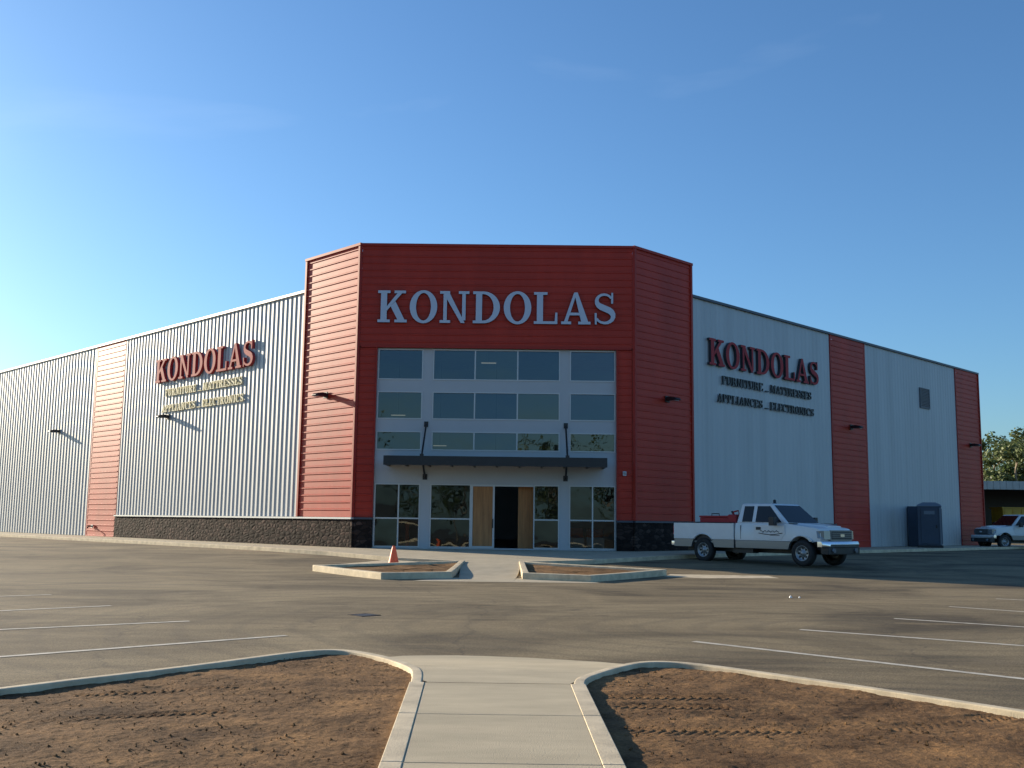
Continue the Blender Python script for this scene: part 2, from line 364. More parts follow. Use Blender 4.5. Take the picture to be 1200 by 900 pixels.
IR = [(0.12, 29.4), (0.2, 24.9), (1.66, 24.15), (3.72, 26.9)]
IL = [mir(p) for p in IR][::-1]
eL = island(IL, 'kerbed soil island left of the entrance walk, beside the cone')
eR = island(IR, 'kerbed soil island right of the entrance walk, nearest the pickup')
# near beds: kerbs, path, soil
LK = [(-7.6, 2.0), (-3.76, 7.74), (-2.88, 8.81), (-2.12, 9.97), (-1.93, 10.16), (-1.74, 10.22), (-1.5, 10.08), (-1.2, 9.72), (-.98, 9.32), (-.84, 8.98), (-.79, 8.5), (-.765, 8.0)]
RK = [(8.2, 1.6), (3.5, 7.33), (2.67, 8.42), (1.85, 9.33), (1.6, 9.56), (1.37, 9.68), (1.12, 9.62), (.86, 9.26), (.66, 8.88), (.53, 8.6), (.49, 8.3), (.485, 7.9)]
def smoothline(p, it=2):
    for _ in range(it):
        q = [p[0]]
        for a, b in zip(p[:-1], p[1:]):
            q += [(a[0]*.75+b[0]*.25, a[1]*.75+b[1]*.25), (a[0]*.25+b[0]*.75, a[1]*.25+b[1]*.75)]
        p = q+[p[-1]]
    return p
LKs, RKs = smoothline(LK), smoothline(RK)
ribbon('kerb_by_left_bed', LKs, .09, -.3, .003, 'conc_light')
ribbon('kerb_by_right_bed', RKs, .09, -.3, .003, 'conc_light')
def lx_(y): return -.58-(y-5.5)*.047
def rx_(y): return .455-(y-5.5)*.012
ys = [8.27, 6.95, 5.58, 4.2, 2.8, 1.4, 0, -1.4, -2.8, -4.2]
m = MB(); m2 = MB()
for a, b in zip(ys[:-1], ys[1:]):
    gp = .006
    m.prism([(lx_(a), a-gp), (lx_(b), b+gp), (rx_(b), b+gp), (rx_(a), a-gp)], -.2, 0)
    for f, s_ in ((lx_, -1), (rx_, 1)):
        m2.prism([(f(a)+s_*.001, a-gp), (f(b)+s_*.001, b+gp), (f(b)+s_*.12, b+gp), (f(a)+s_*.12, a-gp)][::s_], -.3, .004)
tag(m.build('path', 'conc_path', bevel=.003), kind='structure'); tag(m2.build('path_border', 'conc_light', bevel=.006), kind='structure')
# flared ramp from the path to the lot
m = MB()
rim = [(-.69, 8.29), (-.80, 8.5), (-.84, 8.98), (-.98, 9.32), (-1.2, 9.72), (-1.5, 10.08), (-1.74, 10.22)]
rimr = [(.42, 8.29), (.48, 8.45), (.56, 8.66), (.66, 8.88), (.86, 9.26), (1.12, 9.62), (1.37, 9.68)]
def rz(y): t = max(0, min(1, (y-8.9)/1.75)); return -.002-(.1)*t*t*(3-2*t)
top = [(-1.74, 10.3), (-1.5, 10.5), (-1.17, 10.68), (-.6, 10.72), (.13, 10.66), (.8, 10.5), (1.37, 9.8)]
n = 7; rows = 14; V = []
for i in range(rows+1):
    t = i/rows
    for j in range(25):
        u = j/24
        # left rim point, right rim point at parameter t; top curve blended
        def at(c, t): k = t*(len(c)-1); a = int(min(k, len(c)-2)); f = k-a; return (c[a][0]*(1-f)+c[a+1][0]*f, c[a][1]*(1-f)+c[a+1][1]*f)
        l, r_ = at(rim, t), at(rimr, t); tp = at(top, u); bt = (l[0]*(1-u)+r_[0]*u, l[1]*(1-u)+r_[1]*u)
        k = t**1.3*math.sin(math.pi*u)**.5 if 0 < u < 1 else 0
        x = bt[0]*(1-k)+tp[0]*k; y = bt[1]*(1-k)+tp[1]*k
        V.append((x, y, rz(y)))
m.add(V, [(i*25+j, i*25+j+1, (i+1)*25+j+1, (i+1)*25+j) for i in range(rows) for j in range(24)])
tag(m.build('ramp', 'conc_path', smooth=True), kind='structure')
# soil beds with relief
def vnoise(x, y, f, seed):
    rg = np.random.default_rng(seed); T = rg.random((256, 256))
    X = x*f+1000; Y = y*f+1000; xi = np.floor(X).astype(int); yi = np.floor(Y).astype(int); u = X-xi; v = Y-yi
    u = u*u*(3-2*u); v = v*v*(3-2*v); g = lambda a, b: T[a % 256, b % 256]
    return (g(xi, yi)*(1-u)+g(xi+1, yi)*u)*(1-v)+(g(xi, yi+1)*(1-u)+g(xi+1, yi+1)*u)*v-.5
def inpoly(x, y, poly):
    r = np.zeros(x.shape, bool); n = len(poly)
    for i in range(n):
        x1, y1 = poly[i]; x2, y2 = poly[(i+1) % n]
        c = ((y1 > y) != (y2 > y)); xx = (x2-x1)*(y-y1)/((y2-y1) if y2 != y1 else 1e-9)+x1
        r ^= c & (x < xx)
    return r
def bed(name, poly, x0, x1, y0, y1, seed, tracks=None):
    st = .015
    gx, gy = np.meshgrid(np.arange(x0, x1, st), np.arange(y0, y1, st))
    z = -.040+.028*vnoise(gx, gy, .9, seed)+.014*vnoise(gx, gy, 2.6, seed+1)+.008*vnoise(gx, gy, 7, seed+2)
    c = vnoise(gx, gy, 14, seed+3); z += .014*np.clip(c-.2, 0, 1)+.005*vnoise(gx, gy, 22, seed+4)+.005*vnoise(gx, gy, 41, seed+6)
    rk = vnoise(gx+.15*vnoise(gx, gy, 1.5, 9), gy*3+gx*.9, 3, seed+5); z += .009*rk                     # rake and drag marks
    if tracks:
        for (tx, ty, dx, dy, ln, wd) in tracks:
            a = (gx-tx)*dx+(gy-ty)*dy; b = -(gx-tx)*dy+(gy-ty)*dx
            msk = np.clip(1-np.abs(b)/wd, 0, 1)**.3*(a > 0)*(a < ln)*np.clip(vnoise(gx, gy, 1.7, seed+8)*2+1.1, 0, 1)
            lug = (((a+np.abs(b)*.8) % .066) < .033)*.013+(np.abs(b) < .012)*.004
            z = z*(1-msk*.75)+(-.056+lug)*msk*.75
    z = np.clip(z, -.09, -.004)
    ins = inpoly(gx, gy, poly); ny, nx = gx.shape
    idx = -np.ones(gx.shape, int); cell = ins[:-1, :-1] & ins[1:, :-1] & ins[:-1, 1:] & ins[1:, 1:]
    use = np.zeros(gx.shape, bool); use[:-1, :-1] |= cell; use[1:, :-1] |= cell; use[:-1, 1:] |= cell; use[1:, 1:] |= cell
    idx[use] = np.arange(use.sum()); V = np.stack([gx[use], gy[use], z[use]], 1)
    ci, cj = np.nonzero(cell); F = np.stack([idx[ci, cj], idx[ci, cj+1], idx[ci+1, cj+1], idx[ci+1, cj]], 1)
    me = bpy.data.meshes.new(name); me.from_pydata(V.tolist(), [], F.tolist()); me.shade_smooth(); me.materials.append(MT['soil'])
    o = bpy.data.objects.new(name, me); col.objects.link(o); return tag(o, kind='structure')
bed('soil_bed_left', LKs+[(-.75, 8.4), (lx_(-4)-.06, -4), (-7.6, -4)], -6.0, -.3, 3.2, 10.5, 11, [(-4.2, 6.3, .93, .36, 2.4, .10), (-3.2, 7.7, .9, .43, 1.2, .09)])
bed('soil_bed_right', RKs+[(.5, 8.2), (rx_(-4)+.06, -4), (8.2, -4)], .3, 6.2, 3.2, 10.0, 31, [(.64, 7.95, 1, .02, 1.1, .16), (.70, 7.55, 1, .01, .8, .12), (.72, 6.75, 1, .03, 1.1, .13), (2.4, 6.9, .9, .43, 1.6, .12)])
tag(sheet('soil_bed_near', [(lx_(3.3)-.1, 3.22), (-6.6, 3.22), (-7.3, 2.0), (-7.3, -4), (lx_(-4)-.1, -4)], -.06, 'soil'))
tag(sheet('soil_bed_near', [(rx_(3.3)+.1, 3.22), (6.9, 3.22), (7.9, 1.6), (7.9, -4), (rx_(-4)+.1, -4)], -.06, 'soil'))
# clods on the beds: uncountable
m = MB()
polyL = LKs+[(-.75, 8.4), (-.7, 3), (-7, 3)]; polyR = RKs+[(.5, 8.2), (.6, 3), (8, 3)]
for k in range(9000):
    x = random.uniform(-6, 6.5); y = random.uniform(3.5, 10)
    p = polyL if x < 0 else polyR
    if not inpoly(np.array([x]), np.array([y]), p)[0]: continue
    if (x < 0 and x > lx_(y)-.2) or (x > 0 and x < rx_(y)+.2): continue
    r_ = random.choice((.004, .005, .006, .008, .012)) * random.uniform(.6, 1.3); z = -.040
    V = []
    for (a, b, c) in ((1, 0, 0), (-1, 0, 0), (0, 1, 0), (0, -1, 0), (0, 0, 1), (0, 0, -1)):
        q = random.uniform(.6, 1.3); V.append((x+a*r_*q, y+b*r_*q, z+c*r_*q*.8))
    m.add(V, [(0, 2, 4), (2, 1, 4), (1, 3, 4), (3, 0, 4), (2, 0, 5), (1, 2, 5), (3, 1, 5), (0, 3, 5)])
tag(m.build('soil_clods', 'soil'), 'small loose clods of brown soil strewn over both near beds', 'soil', kind='stuff')
# stall markings
def stripe(a, b, ext=0):
    a = Vector(a); b = Vector(b); d = (b-a).normalized(); b = b+d*ext; n_ = Vector((-d.y, d.x))*.05
    sheet('stall_line', [tuple(a-n_), tuple(b-n_), tuple(b+n_), tuple(a+n_)], A+.004, 'paint')
stripe((-2.70, 12.35), (-4.99, 10.19), 2.2); stripe((-4.32, 13.89), (-6.17, 12.57), 2.6)
stripe((-6.22, 16.09), (-7.38, 15.0), 3.4); stripe((-8.07, 18.16), (-8.7, 17.63), 4)
stripe((2.06, 12.3), (4.6, 9.65), 1.8); stripe((3.71, 13.84), (5.89, 12.31), 2.6)
stripe((5.6, 15.67), (7.01, 14.61), 3.4); stripe((7.43, 18.13), (8.2, 17.3), 4); stripe((9.2, 20.25), (10.6, 19.35), 3.2)

# ------------------------------------------------------------------ building
THINGS0 = set(bpy.data.objects)
B = empty('store_building', (0, Y0, 0), 0, 'large red and silver ribbed metal store with a tall glass fronted entrance tower', 'building')
def part(m, name, mat, bevel=0, **k):
    m.v = [(x, y-Y0, z) for x, y, z in m.v]
    return m.build(name, mat, B, bevel=bevel, **k)
def ribs_v(W, s0, s1, z0, z1, out, per=.40, dep=.045):
    if W is RW: dep = .016
    elif s0 > 20: dep = .042; per = .5
    else: dep = .045
    m = MB(); s = s0; pr = []
    while s < s1-.001:
        for ds, dd in ((0, 0), (.14, 0), (.185, dep), (.35, dep), (.395, 0)):
            if s+ds*per/.42 <= s1: pr.append((s+ds*per/.42, dd))
        s += per
    pr.append((s1, 0)); V = []
    for s, d in pr: V += [W(s, out+d, z0), W(s, out+d, z1)]
    m.add(V, [(2*i, 2*i+2, 2*i+3, 2*i+1) for i in range(len(pr)-1)]); return m
def ribs_h(W, s0, s1, z0, z1, out, per=.33, dep=.03):
    m = MB(); pr = [(z0, 0)]; z = math.ceil(z0/per)*per
    while z < z1-.08:
        pr += [(z, 0), (z+.015, dep), (z+.06, dep), (z+.085, 0)]; z += per
    pr.append((z1, 0)); V = []
    for z, d in pr: V += [W(s0, out+d, z), W(s1, out+d, z)]
    m.add(V, [(2*i, 2*i+1, 2*i+3, 2*i+2) for i in range(len(pr)-1)]); return m
for W, S in ((LW, (4.41, 24.46, 28.62, WL, None)), (RW, (4.43, 18.11, 22.21, 35.63, WR))):
    d = .10
    tw = ribs_h(W, 0.0, S[0], ZS, HT, d)
    tw.add([W(S[0], 0, ZS-.0), W(S[0], d, ZS), W(S[0], d, HT), W(S[0], 0, HT)], [(0, 1, 2, 3)])
    part(tw, 'red_siding', 'red', normals=False)
    part(ribs_v(W, S[0], S[1], ZS, HW, 0), 'silver_siding', 'silver', normals=False)
    part(ribs_h(W, S[1]+.08, S[2]-.08, 0, HW, .05), 'red_siding', 'red', normals=False)
    part(ribs_v(W, S[2], S[3], 0.02, HW, 0), 'silver_siding', 'silver', normals=False)
    if S[4]: part(ribs_h(W, S[3]+.08, S[4], 0, HW, .05), 'red_siding', 'red', normals=False)
    # corner and edge trims
    m = MB(); X = lambda s, o_, z, W=W: W(s, o_, z)
    for s in (S[1], S[2])+((S[3], S[4]) if S[4] else ()):
        m = MB(); m.box(s-.08, s+(.03 if s == WR else .08), -.01, .12 if s == WR else .06, 0, HW, X=X); part(m, 'edge_trim', 'red_trim')
    m = MB(); m.box(-.02, .10, .02, .17, ZS, HT-.01, X=X); part(m, 'corner_trim', 'red_trim')
    m = MB(); m.box(S[0]-.12, S[0]+.02, -.01, .17, ZS, HT-.01, X=X); part(m, 'corner_trim', 'red_trim')
    # stone base with a sloped cap
    m = MB(); m.box(0, S[1]-.09, -.02, .12, -.02, ZS-.09, X=X); part(m, 'stone_base', 'stone')
    m = MB(); m.box(0, S[1]-.08, -.02, .19, ZS-.088, ZS-.01, X=X); part(m, 'stone_cap', 'trim_dark' if W is RW else 'trim_light')  # cap coloured by side: shade tone on the right, sunlit tone on the left
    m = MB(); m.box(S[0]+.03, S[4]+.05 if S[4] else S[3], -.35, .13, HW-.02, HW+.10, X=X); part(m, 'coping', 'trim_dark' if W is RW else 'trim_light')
    m = MB(); m.box(-.06, S[0]+.04, -.35, .19, HT-.02, HT+.10, X=X); part(m, 'coping', 'red_trim')
    m = MB(); m.box(S[0]-.02, S[0]+.02, -2.5, -.36, HW-.3, HT, X=X); part(m, 'parapet_return', 'trim_light')
# front: red header and pilasters, stone feet
FX0, FX1, FZ = -6.46, 4.37, 9.06
part(ribs_h(FW, XL, XR, FZ, HT, .0), 'red_siding', 'red', normals=False)
for a, b in ((XL, FX0), (FX1, XR)):
    part(ribs_h(FW, a, b, ZS, FZ-.06, -.05), 'red_siding', 'red', normals=False)
    m = MB(); m.box(a, b, -.05, .04, -.02, ZS-.09, X=FW); part(m, 'stone_base', 'stone')
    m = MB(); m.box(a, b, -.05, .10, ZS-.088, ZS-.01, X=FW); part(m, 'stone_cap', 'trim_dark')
m = MB(); m.box(XL+.05, XR-.05, -.10, .05, FZ-.06, FZ+.03, X=FW); part(m, 'edge_trim', 'red_trim')
m = MB(); m.box(FX0-.05, FX0, -.25, .03, ZS, FZ-.062, X=FW); part(m, 'edge_trim', 'red_trim')
m = MB(); m.box(FX1, FX1+.05, -.25, .03, ZS, FZ-.062, X=FW); part(m, 'edge_trim', 'red_trim')
m = MB(); m.box(XL-.05, XR+.05, -.35, .08, HT-.018, HT+.102, X=FW); part(m, 'coping', 'red_trim')
# white front panel with openings
CX = [(-6.42, -4.38), (-3.93, 1.83), (2.27, 4.33)]
CZ = [(0.06, 2.87), (4.36, 5.22), (5.76, 7.02), (7.55, 8.96)]
xs = [FX0]+[v for c in CX for v in c]+[FX1]; zs = [0.0]+[v for c in CZ for v in c]+[FZ-.065]
m = MB()
for j in range(len(zs)-1):
    if j % 2 == 0: m.box(xs[0], xs[-1], -.30, -.14, zs[j], zs[j+1], X=FW)
    else:
        for i in range(0, len(xs)-1, 2): m.box(xs[i], xs[i+1], -.30, -.14, zs[j], zs[j+1], X=FW)
part(m, 'front_panel', 'facade')
def window(x0, x1, z0, z1, mul=(), rails=(), glass='glass_hi', fr=.05, name='window', pane=True):
    e = bpy.data.objects.new(name, None); 
    m = MB(); o0, o1 = -.24, -.115
    m.box(x0, x1, o0, o1, z0, z0+fr, X=FW); m.box(x0, x1, o0, o1, z1-fr, z1, X=FW)
    m.box(x0, x0+fr, o0, o1, z0+fr, z1-fr, X=FW); m.box(x1-fr, x1, o0, o1, z0+fr, z1-fr, X=FW)
    for q in mul: m.box(q-.03, q+.03, o0, o1+.002, z0+fr, z1-fr, X=FW)
    for q in rails: m.box(x0+fr, x1-fr, o0, o1-.004, q-.03, q+.03, X=FW)
    f = part(m, name, 'alu')
    if pane:
        g = MB(); cuts = [x0+fr*.5]+list(mul)+[x1-fr*.5]; zc = [z0+fr*.5]+list(rails)+[z1-fr*.5]
        for a_, b_ in zip(cuts[:-1], cuts[1:]):
            for c_, d_ in zip(zc[:-1], zc[1:]):       # each light sits a touch differently in its frame
                tx, tz = random.uniform(-.010, .010), random.uniform(-.012, .012)
                g.add([FW(a_, -.19-tx-tz, c_), FW(b_, -.19+tx-tz, c_), FW(b_, -.19+tx+tz, d_), FW(a_, -.19-tx+tz, d_)], [(0, 1, 2, 3)])
        g.v = [(x, y-Y0, z) for x, y, z in g.v]; g.build('pane', glass, f, normals=False)
    return f
for (z0, z1) in CZ[1:]:
    window(*CX[0], z0, z1); window(*CX[1], z0, z1, mul=(-2.02, -.09)); window(*CX[2], z0, z1)
window(*CX[0], *CZ[0], mul=(-5.34,), rails=(1.33,), glass='glass_lo')
window(*CX[2], *CZ[0], mul=(3.31,), rails=(1.33,), glass='glass_lo')
window(-3.93, -2.11, *CZ[0], rails=(1.33,), glass='glass_lo')
window(.68, 1.83, *CZ[0], rails=(1.33,), glass='glass_lo')
d1 = window(-2.108, -1.05, 0.06, 2.87, name='door', pane=False, fr=.085)
m = MB(); m.box(-2.02, -1.135, -.20, -.165, .15, 2.78, X=FW); m.v = [(x, y-Y0, z) for x, y, z in m.v]; m.build('plywood_sheet', 'ply', d1)
m = MB(); m.box(.0, .675, -.75, -.70, .03, 2.84, X=FW); part(m, 'plywood_sheet', 'ply')
m = MB(); m.box(-1.05, .676, -.242, -.118, 2.79, 2.868, X=FW); part(m, 'door_head', 'alu')
m = MB(); m.box(-1.15, -1.10, -.115, -.05, .95, 1.35, X=FW); m.v = [(x, y-Y0, z) for x, y, z in m.v]; m.build('handle', 'black_steel', d1)
# canopy
cp = MB(); y1_ = 1.75
cp.box(-5.82, 3.81, y1_-.08, y1_, 3.60, 4.0, X=FW); cp.box(-5.82, -5.74, -.13, y1_-.082, 3.62, 3.98, X=FW); cp.box(3.73, 3.81, -.13, y1_-.082, 3.62, 3.98, X=FW)
cp.box(-5.738, 3.728, -.13, y1_-.082, 3.72, 3.78, X=FW)
for k in range(9): cp.box(-5.0+k*1.0, -4.92+k*1.0, -.13, y1_-.084, 3.62, 3.718, X=FW)
can = part(cp, 'canopy', 'black_steel')
for x in (-4.18, 2.1):
    m = MB(); a = (x, .13, 5.52); b = (x, -y1_+.05, 4.0)
    m.tube([a, b], .042, 8); m.box(x-.09, x+.09, .10, .14, 5.42, 5.66); m.box(x-.08, x+.08, -y1_+.02, -y1_+.16, 3.99, 4.09); m.build('tie_rod', 'black_steel', can)
    m = MB(); m.tube([(x, .13, 3.15), (x, -1.0, 3.70)], .05, 8); m.box(x-.1, x+.1, .10, .14, 3.05, 3.3); m.build('bracket', 'black_steel', can)
# louvre vent in the right wing
m = MB(); X = lambda s, o_, z: RW(s, o_, z)
m.box(29.8, 31.25, .0, .09, 8.95, 9.02, X=X); m.box(29.8, 31.25, .0, .09, 10.22, 10.29, X=X); m.box(29.8, 29.87, 0, .09, 9.02, 10.22, X=X); m.box(31.18, 31.25, 0, .09, 9.02, 10.22, X=X)
for k in range(12): m.box(29.87, 31.18, .01, .085, 9.03+k*.1, 9.08+k*.1, X=X)
m.box(29.87, 31.18, 0, .03, 9.02, 10.22, X=X); part(m, 'vent', 'vent')
# roof, rear walls, interior
LE = P2(LW, WL, 0); RE = P2(RW, WR, 0)
bk = (LE[0]+WR*S2, LE[1]+WR*S2); bk2 = (RE[0]-12*S2, RE[1]+12*S2)
foot = [LE, (XL, Y0+.3), (XR, Y0+.3), RE, (RE[0]-30*S2, RE[1]+30*S2), (LE[0]+30*S2, LE[1]+30*S2)]
m = MB(); m.prism(foot, HW-.35, HW-.25); part(m, 'roof', 'galv')
m = MB(); tf = [P2(LW, 4.38, -.01), (XL, Y0+.28), (XR, Y0+.28), P2(RW, 4.4, -.01)]; m.prism(tf, HT-.3, HT-.2)
m.prism([tf[0], (tf[0][0], tf[0][1]+.1), (tf[3][0], tf[3][1]+.1), tf[3]], HW-.24, HT-.31); part(m, 'tower_roof', 'trim_light')
m = MB()
for a, b in ((foot[3], foot[4]), (foot[4], foot[5]), (foot[5], foot[0])):
    a, b = Vector(a), Vector(b); d = (b-a).normalized(); n_ = Vector((-d.y, d.x))*.1
    m.prism([tuple(a), tuple(b), tuple(b+n_), tuple(a+n_)], 0, HW+.05)
part(m, 'rear_wall', 'silver')
m = MB(); m.prism([(p[0]*.995, p[1]+.12) for p in foot], -.05, .025); part(m, 'floor', 'inside_floor')
# a partition wall deep in the shop
m = MB(); m.box(-24, 22, 72, 72.2, .03, HW-.36); part(m, 'partition', 'facade')

# hanging shop lamps seen through the glass
def at_y(px, py, y):
    return px, y, py
for i, (x, y, z, lb) in enumerate(((-1.6, 52.5, 9.3, 'lit shop lamp behind the middle pane of the top window row'), (-6.6, 56, 6.9, 'lit shop lamp behind the left window of the middle row'),
                          (-4.6, 60, 5.55, 'lit shop lamp behind the left pane of the low wide window'), (-1.35, 60, 5.25, 'lit shop lamp behind the central pane of the low wide window'))):
    e = empty('shop_lamp', (x, y, z), 0, lb, 'lamp', 'lit shop lamps behind the front glass')
    m = MB(); m.box(-.42, .42, -.12, .12, .03, .10); m.build('housing', 'galv', e)
    m = MB(); m.box(-.38, .38, -.10, .10, 0, .028); m.build('diffuser', 'lampglow', e)
    m = MB(); m.tube([(0, 0, .10), (0, 0, HW-.36-z)], .005, 5); m.build('cord', 'black_steel', e)
# solid blocks added in place of a vehicle reflected in the door glass
k = 0
for (x, y, s_, h0, h1, mt, lb) in ((2.62, 47.3, .75, .03, .55, 'card_white', 'white carton behind the right door window, at its left, under a red carton'), (3.5, 47.35, .8, .03, .58, 'card_white', 'white carton behind the right door window, at its right, under a red carton'),
                              (2.6, 47.32, .66, .552, .98, 'card_red', 'red carton behind the right door window, on the left white carton'), (3.48, 47.36, .7, .582, .95, 'card_red', 'red carton behind the right door window, on the right white carton')):
    m = MB(); m.box(-s_/2, s_/2, -s_/2, s_/2, 0, h1-h0); m.box(-s_/2-.002, s_/2+.002, -.04, .04, .05, h1-h0+.003)
    tag(m.build('carton', mt, loc=(x, y, h0), bevel=.01), lb, 'carton', 'cartons inside the shop front')
m = MB(); m.lathe([(.22, .0), (.22, .05), (.085, .07), (.08, .95), (.11, .97), (.11, 1.08), (.06, 1.14), (0, 1.15)], 20)
e = tag(m.build('safety_post', 'orange', loc=(-4.98, 46.9, .03), smooth=True), 'orange safety post standing inside the left shop window', 'post')

# ------------------------------------------------------------------ sign lettering (slab serif, built stroke by stroke)
def ring(cx, cy, ro, so_, ri, si, a0, a1, n=18):
    o_ = [(cx+ro*math.cos(R(a0+(a1-a0)*i/n)), cy+so_*math.sin(R(a0+(a1-a0)*i/n))) for i in range(n+1)]
    i_ = [(cx+ri*math.cos(R(a0+(a1-a0)*i/n)), cy+si*math.sin(R(a0+(a1-a0)*i/n))) for i in range(n+1)]
    return ('strip', o_, i_)
def bar(x0, x1, y0, y1): return [(x0, y0), (x1, y0), (x1, y1), (x0, y1)]
def stroke(cs, ws):
    o_ = []; i_ = []
    for k, (p, wd) in enumerate(zip(cs, ws)):
        a = Vector(cs[max(0, k-1)]); b = Vector(cs[min(len(cs)-1, k+1)]); d = (b-a).normalized(); n_ = Vector((-d.y, d.x))*wd/2
        o_.append(tuple(Vector(p)+n_)); i_.append(tuple(Vector(p)-n_))
    return ('strip', o_, i_)
def s_curve():
    cs = []; 
    for i in range(11): a = R(25+i*(245-25)/10); cs.append((.40+.26*math.cos(a), .74+.205*math.sin(a)))
    for i in range(1, 12): a = R(78-i*(78+158)/11); cs.append((.41+.29*math.cos(a), .265+.215*math.sin(a)))
    ws = [.07+.13*math.exp(-((i-11)/4.5)**2) for i in range(len(cs))]
    return stroke(cs, ws)
SF = .085
G = {
 'K': (1.02, [bar(.10, .31, SF, 1-SF), bar(0, .42, 0, SF), bar(0, .42, 1-SF, 1), [(.31, .36), (.31, .50), (.66, 1-SF), (.82, 1-SF)], bar(.56, .95, 1-SF, 1), [(.44, .50), (.60, .66), (.92, SF), (.68, SF)], bar(.58, 1.0, 0, SF)]),
 'O': (.96, [ring(.47, .5, .47, .52, .255, .435, 0, 180), ring(.47, .5, .47, .52, .255, .435, 180, 360)]),
 'N': (1.06, [bar(.12, .24, SF, 1-SF), bar(0, .36, 0, SF), [(0, 1), (0, 1-SF), (.34, 1-SF), (.34, 1)], [(.13, 1-SF), (.34, 1-SF), (.86, .0), (.72, 0)], bar(.76, .88, SF, 1-SF), bar(.64, 1.0, 1-SF, 1)]),
 'D': (.98, [bar(.10, .31, SF, 1-SF), bar(0, .36, 0, SF), bar(0, .36, 1-SF, 1), ring(.36, .5, .56, .5, .345, .415, -90, 90)]),
 'L': (.86, [bar(.10, .31, SF, 1-SF), bar(0, .46, 1-SF, 1), bar(0, .80, 0, SF), [(.71, SF), (.80, SF), (.80, .36), (.73, .36)]]),
 'A': (1.0, [[(.10, SF), (.22, SF), (.50, .90), (.44, 1)], [(.44, 1), (.56, 1), (.92, SF), (.68, SF)], bar(.26, .66, .28, .28+SF), bar(0, .34, 0, SF), bar(.58, 1.0, 0, SF)]),
 'S': (.82, [s_curve(), [(.63, .66), (.70, .66), (.70, 1.0), (.64, 1.0)], [(.08, 0), (.14, 0), (.14, .36), (.07, .36)]]),
 'F': (.80, [bar(.10, .31, SF, 1-SF), bar(0, .42, 0, SF), bar(0, .74, 1-SF, 1), bar(.31, .56, .47, .56), bar(.65, .74, .68, 1-SF)]),
 'U': (.98, [bar(.10, .31, .30, 1-SF), bar(0, .42, 1-SF, 1), bar(.72, .84, .30, 1-SF), bar(.60, .96, 1-SF, 1), ring(.47, .32, .37, .34, .16, .23, 180, 360)]),
 'R': (.98, [bar(.10, .31, SF, 1-SF), bar(0, .42, 0, SF), bar(0, .45, 1-SF, 1), ring(.45, .75, .32, .25, .13, .165, -90, 90), bar(.31, .45, .50, .585), [(.44, .50), (.60, .56), (.90, SF), (.68, SF)], bar(.64, .96, 0, SF)]),
 'I': (.46, [bar(.10, .31, SF, 1-SF), bar(0, .41, 0, SF), bar(0, .41, 1-SF, 1)]),
 'T': (.84, [bar(.29, .50, SF, 1-SF), bar(.16, .63, 0, SF), bar(0, .79, 1-SF, 1), bar(0, .08, .68, 1-SF), bar(.71, .79, .68, 1-SF)]),
 'E': (.84, [bar(.10, .31, SF, 1-SF), bar(0, .78, 0, SF), bar(0, .76, 1-SF, 1), bar(.31, .56, .46, .55), bar(.67, .76, .70, 1-SF), bar(.69, .78, SF, .32)]),
 'M': (1.16, [bar(.10, .22, SF, 1-SF), bar(0, .34, 0, SF), bar(0, .30, 1-SF, 1), [(.10, 1-SF), (.30, 1-SF), (.58, .22), (.50, .0)], [(.50, 0), (.56, .22), (.84, 1-SF), (.76, 1-SF)], bar(.80, 1.0, SF, 1-SF), bar(.72, 1.10, 0, SF), bar(.80, 1.10, 1-SF, 1)]),
 'P': (.86, [bar(.10, .31, SF, 1-SF), bar(0, .42, 0, SF), bar(0, .45, 1-SF, 1), ring(.45, .72, .36, .28, .15, .195, -90, 90), bar(.31, .45, .44, .525)]),
 'C': (.90, [ring(.45, .5, .45, .52, .235, .435, 48, 312), [(.68, .64), (.77, .64), (.77, 1), (.71, 1)]]),
 '.': (.20, [bar(.03, .17, 0, .14)]),
 ' ': (.30, []),
}
def sign(name, text, W, s0, s1, z0, z1, out, depth, face, edge, label, group, flip=1, kern=.07):
    mid = (s0+s1)/2; o0 = Vector(W(mid, out, z0)); e = empty(name, o0, 0, label, 'sign', group)
    tot = sum(G[c][0]+kern for c in text)-kern-.04; h = z1-z0; sx = (s1-s0)/tot; x = 0
    for ch in text:
        wd, polys = G[ch]
        if polys:
            m = MB()
            for i, p in enumerate(polys):
                dd = depth+.0015*i; bb = .0015*i
                if isinstance(p, tuple):
                    a, b = p[1], p[2]; n = len(a)
                    q = lambda u, v, d_: Vector(W(s0+(x+u)*sx, out+d_, z0+v*h))-o0
                    V = [q(*c, dd) for c in a]+[q(*c, dd) for c in b]+[q(*c, bb) for c in a]+[q(*c, bb) for c in b]
                    m.add(V, [(j, j+1, n+j+1, n+j) for j in range(n-1)], face)
                    m.add(V, [(j, j+1, 2*n+j+1, 2*n+j) for j in range(n-1)]+[(n+j, n+j+1, 3*n+j+1, 3*n+j) for j in range(n-1)]+[(0, n, 3*n, 2*n), (n-1, 2*n-1, 4*n-1, 3*n-1)], edge)
                else:
                    n = len(p); V = [Vector(W(s0+(x+u)*sx, out+dd, z0+v*h))-o0 for u, v in p]+[Vector(W(s0+(x+u)*sx, out+bb, z0+v*h))-o0 for u, v in p]
                    m.add(V, [tuple(range(n))], face); m.add(V, [(j, (j+1) % n, n+(j+1) % n, n+j) for j in range(n)], edge)
            m.build('dot' if ch == '.' else 'letter', None, e, normals=False)
        x += wd+kern
    return e
LWm = lambda s, o_, z: LW(-s, o_, z)      # text runs towards the tower on the left wing
sign('front_sign', 'KONDOLAS', FW, -6.48, 4.31, 10.13, 11.60, .05, .12, 'sign_white', 'sign_edge', 'big pale grey shop name lettering high on the red tower front', 'shop name letter signs')
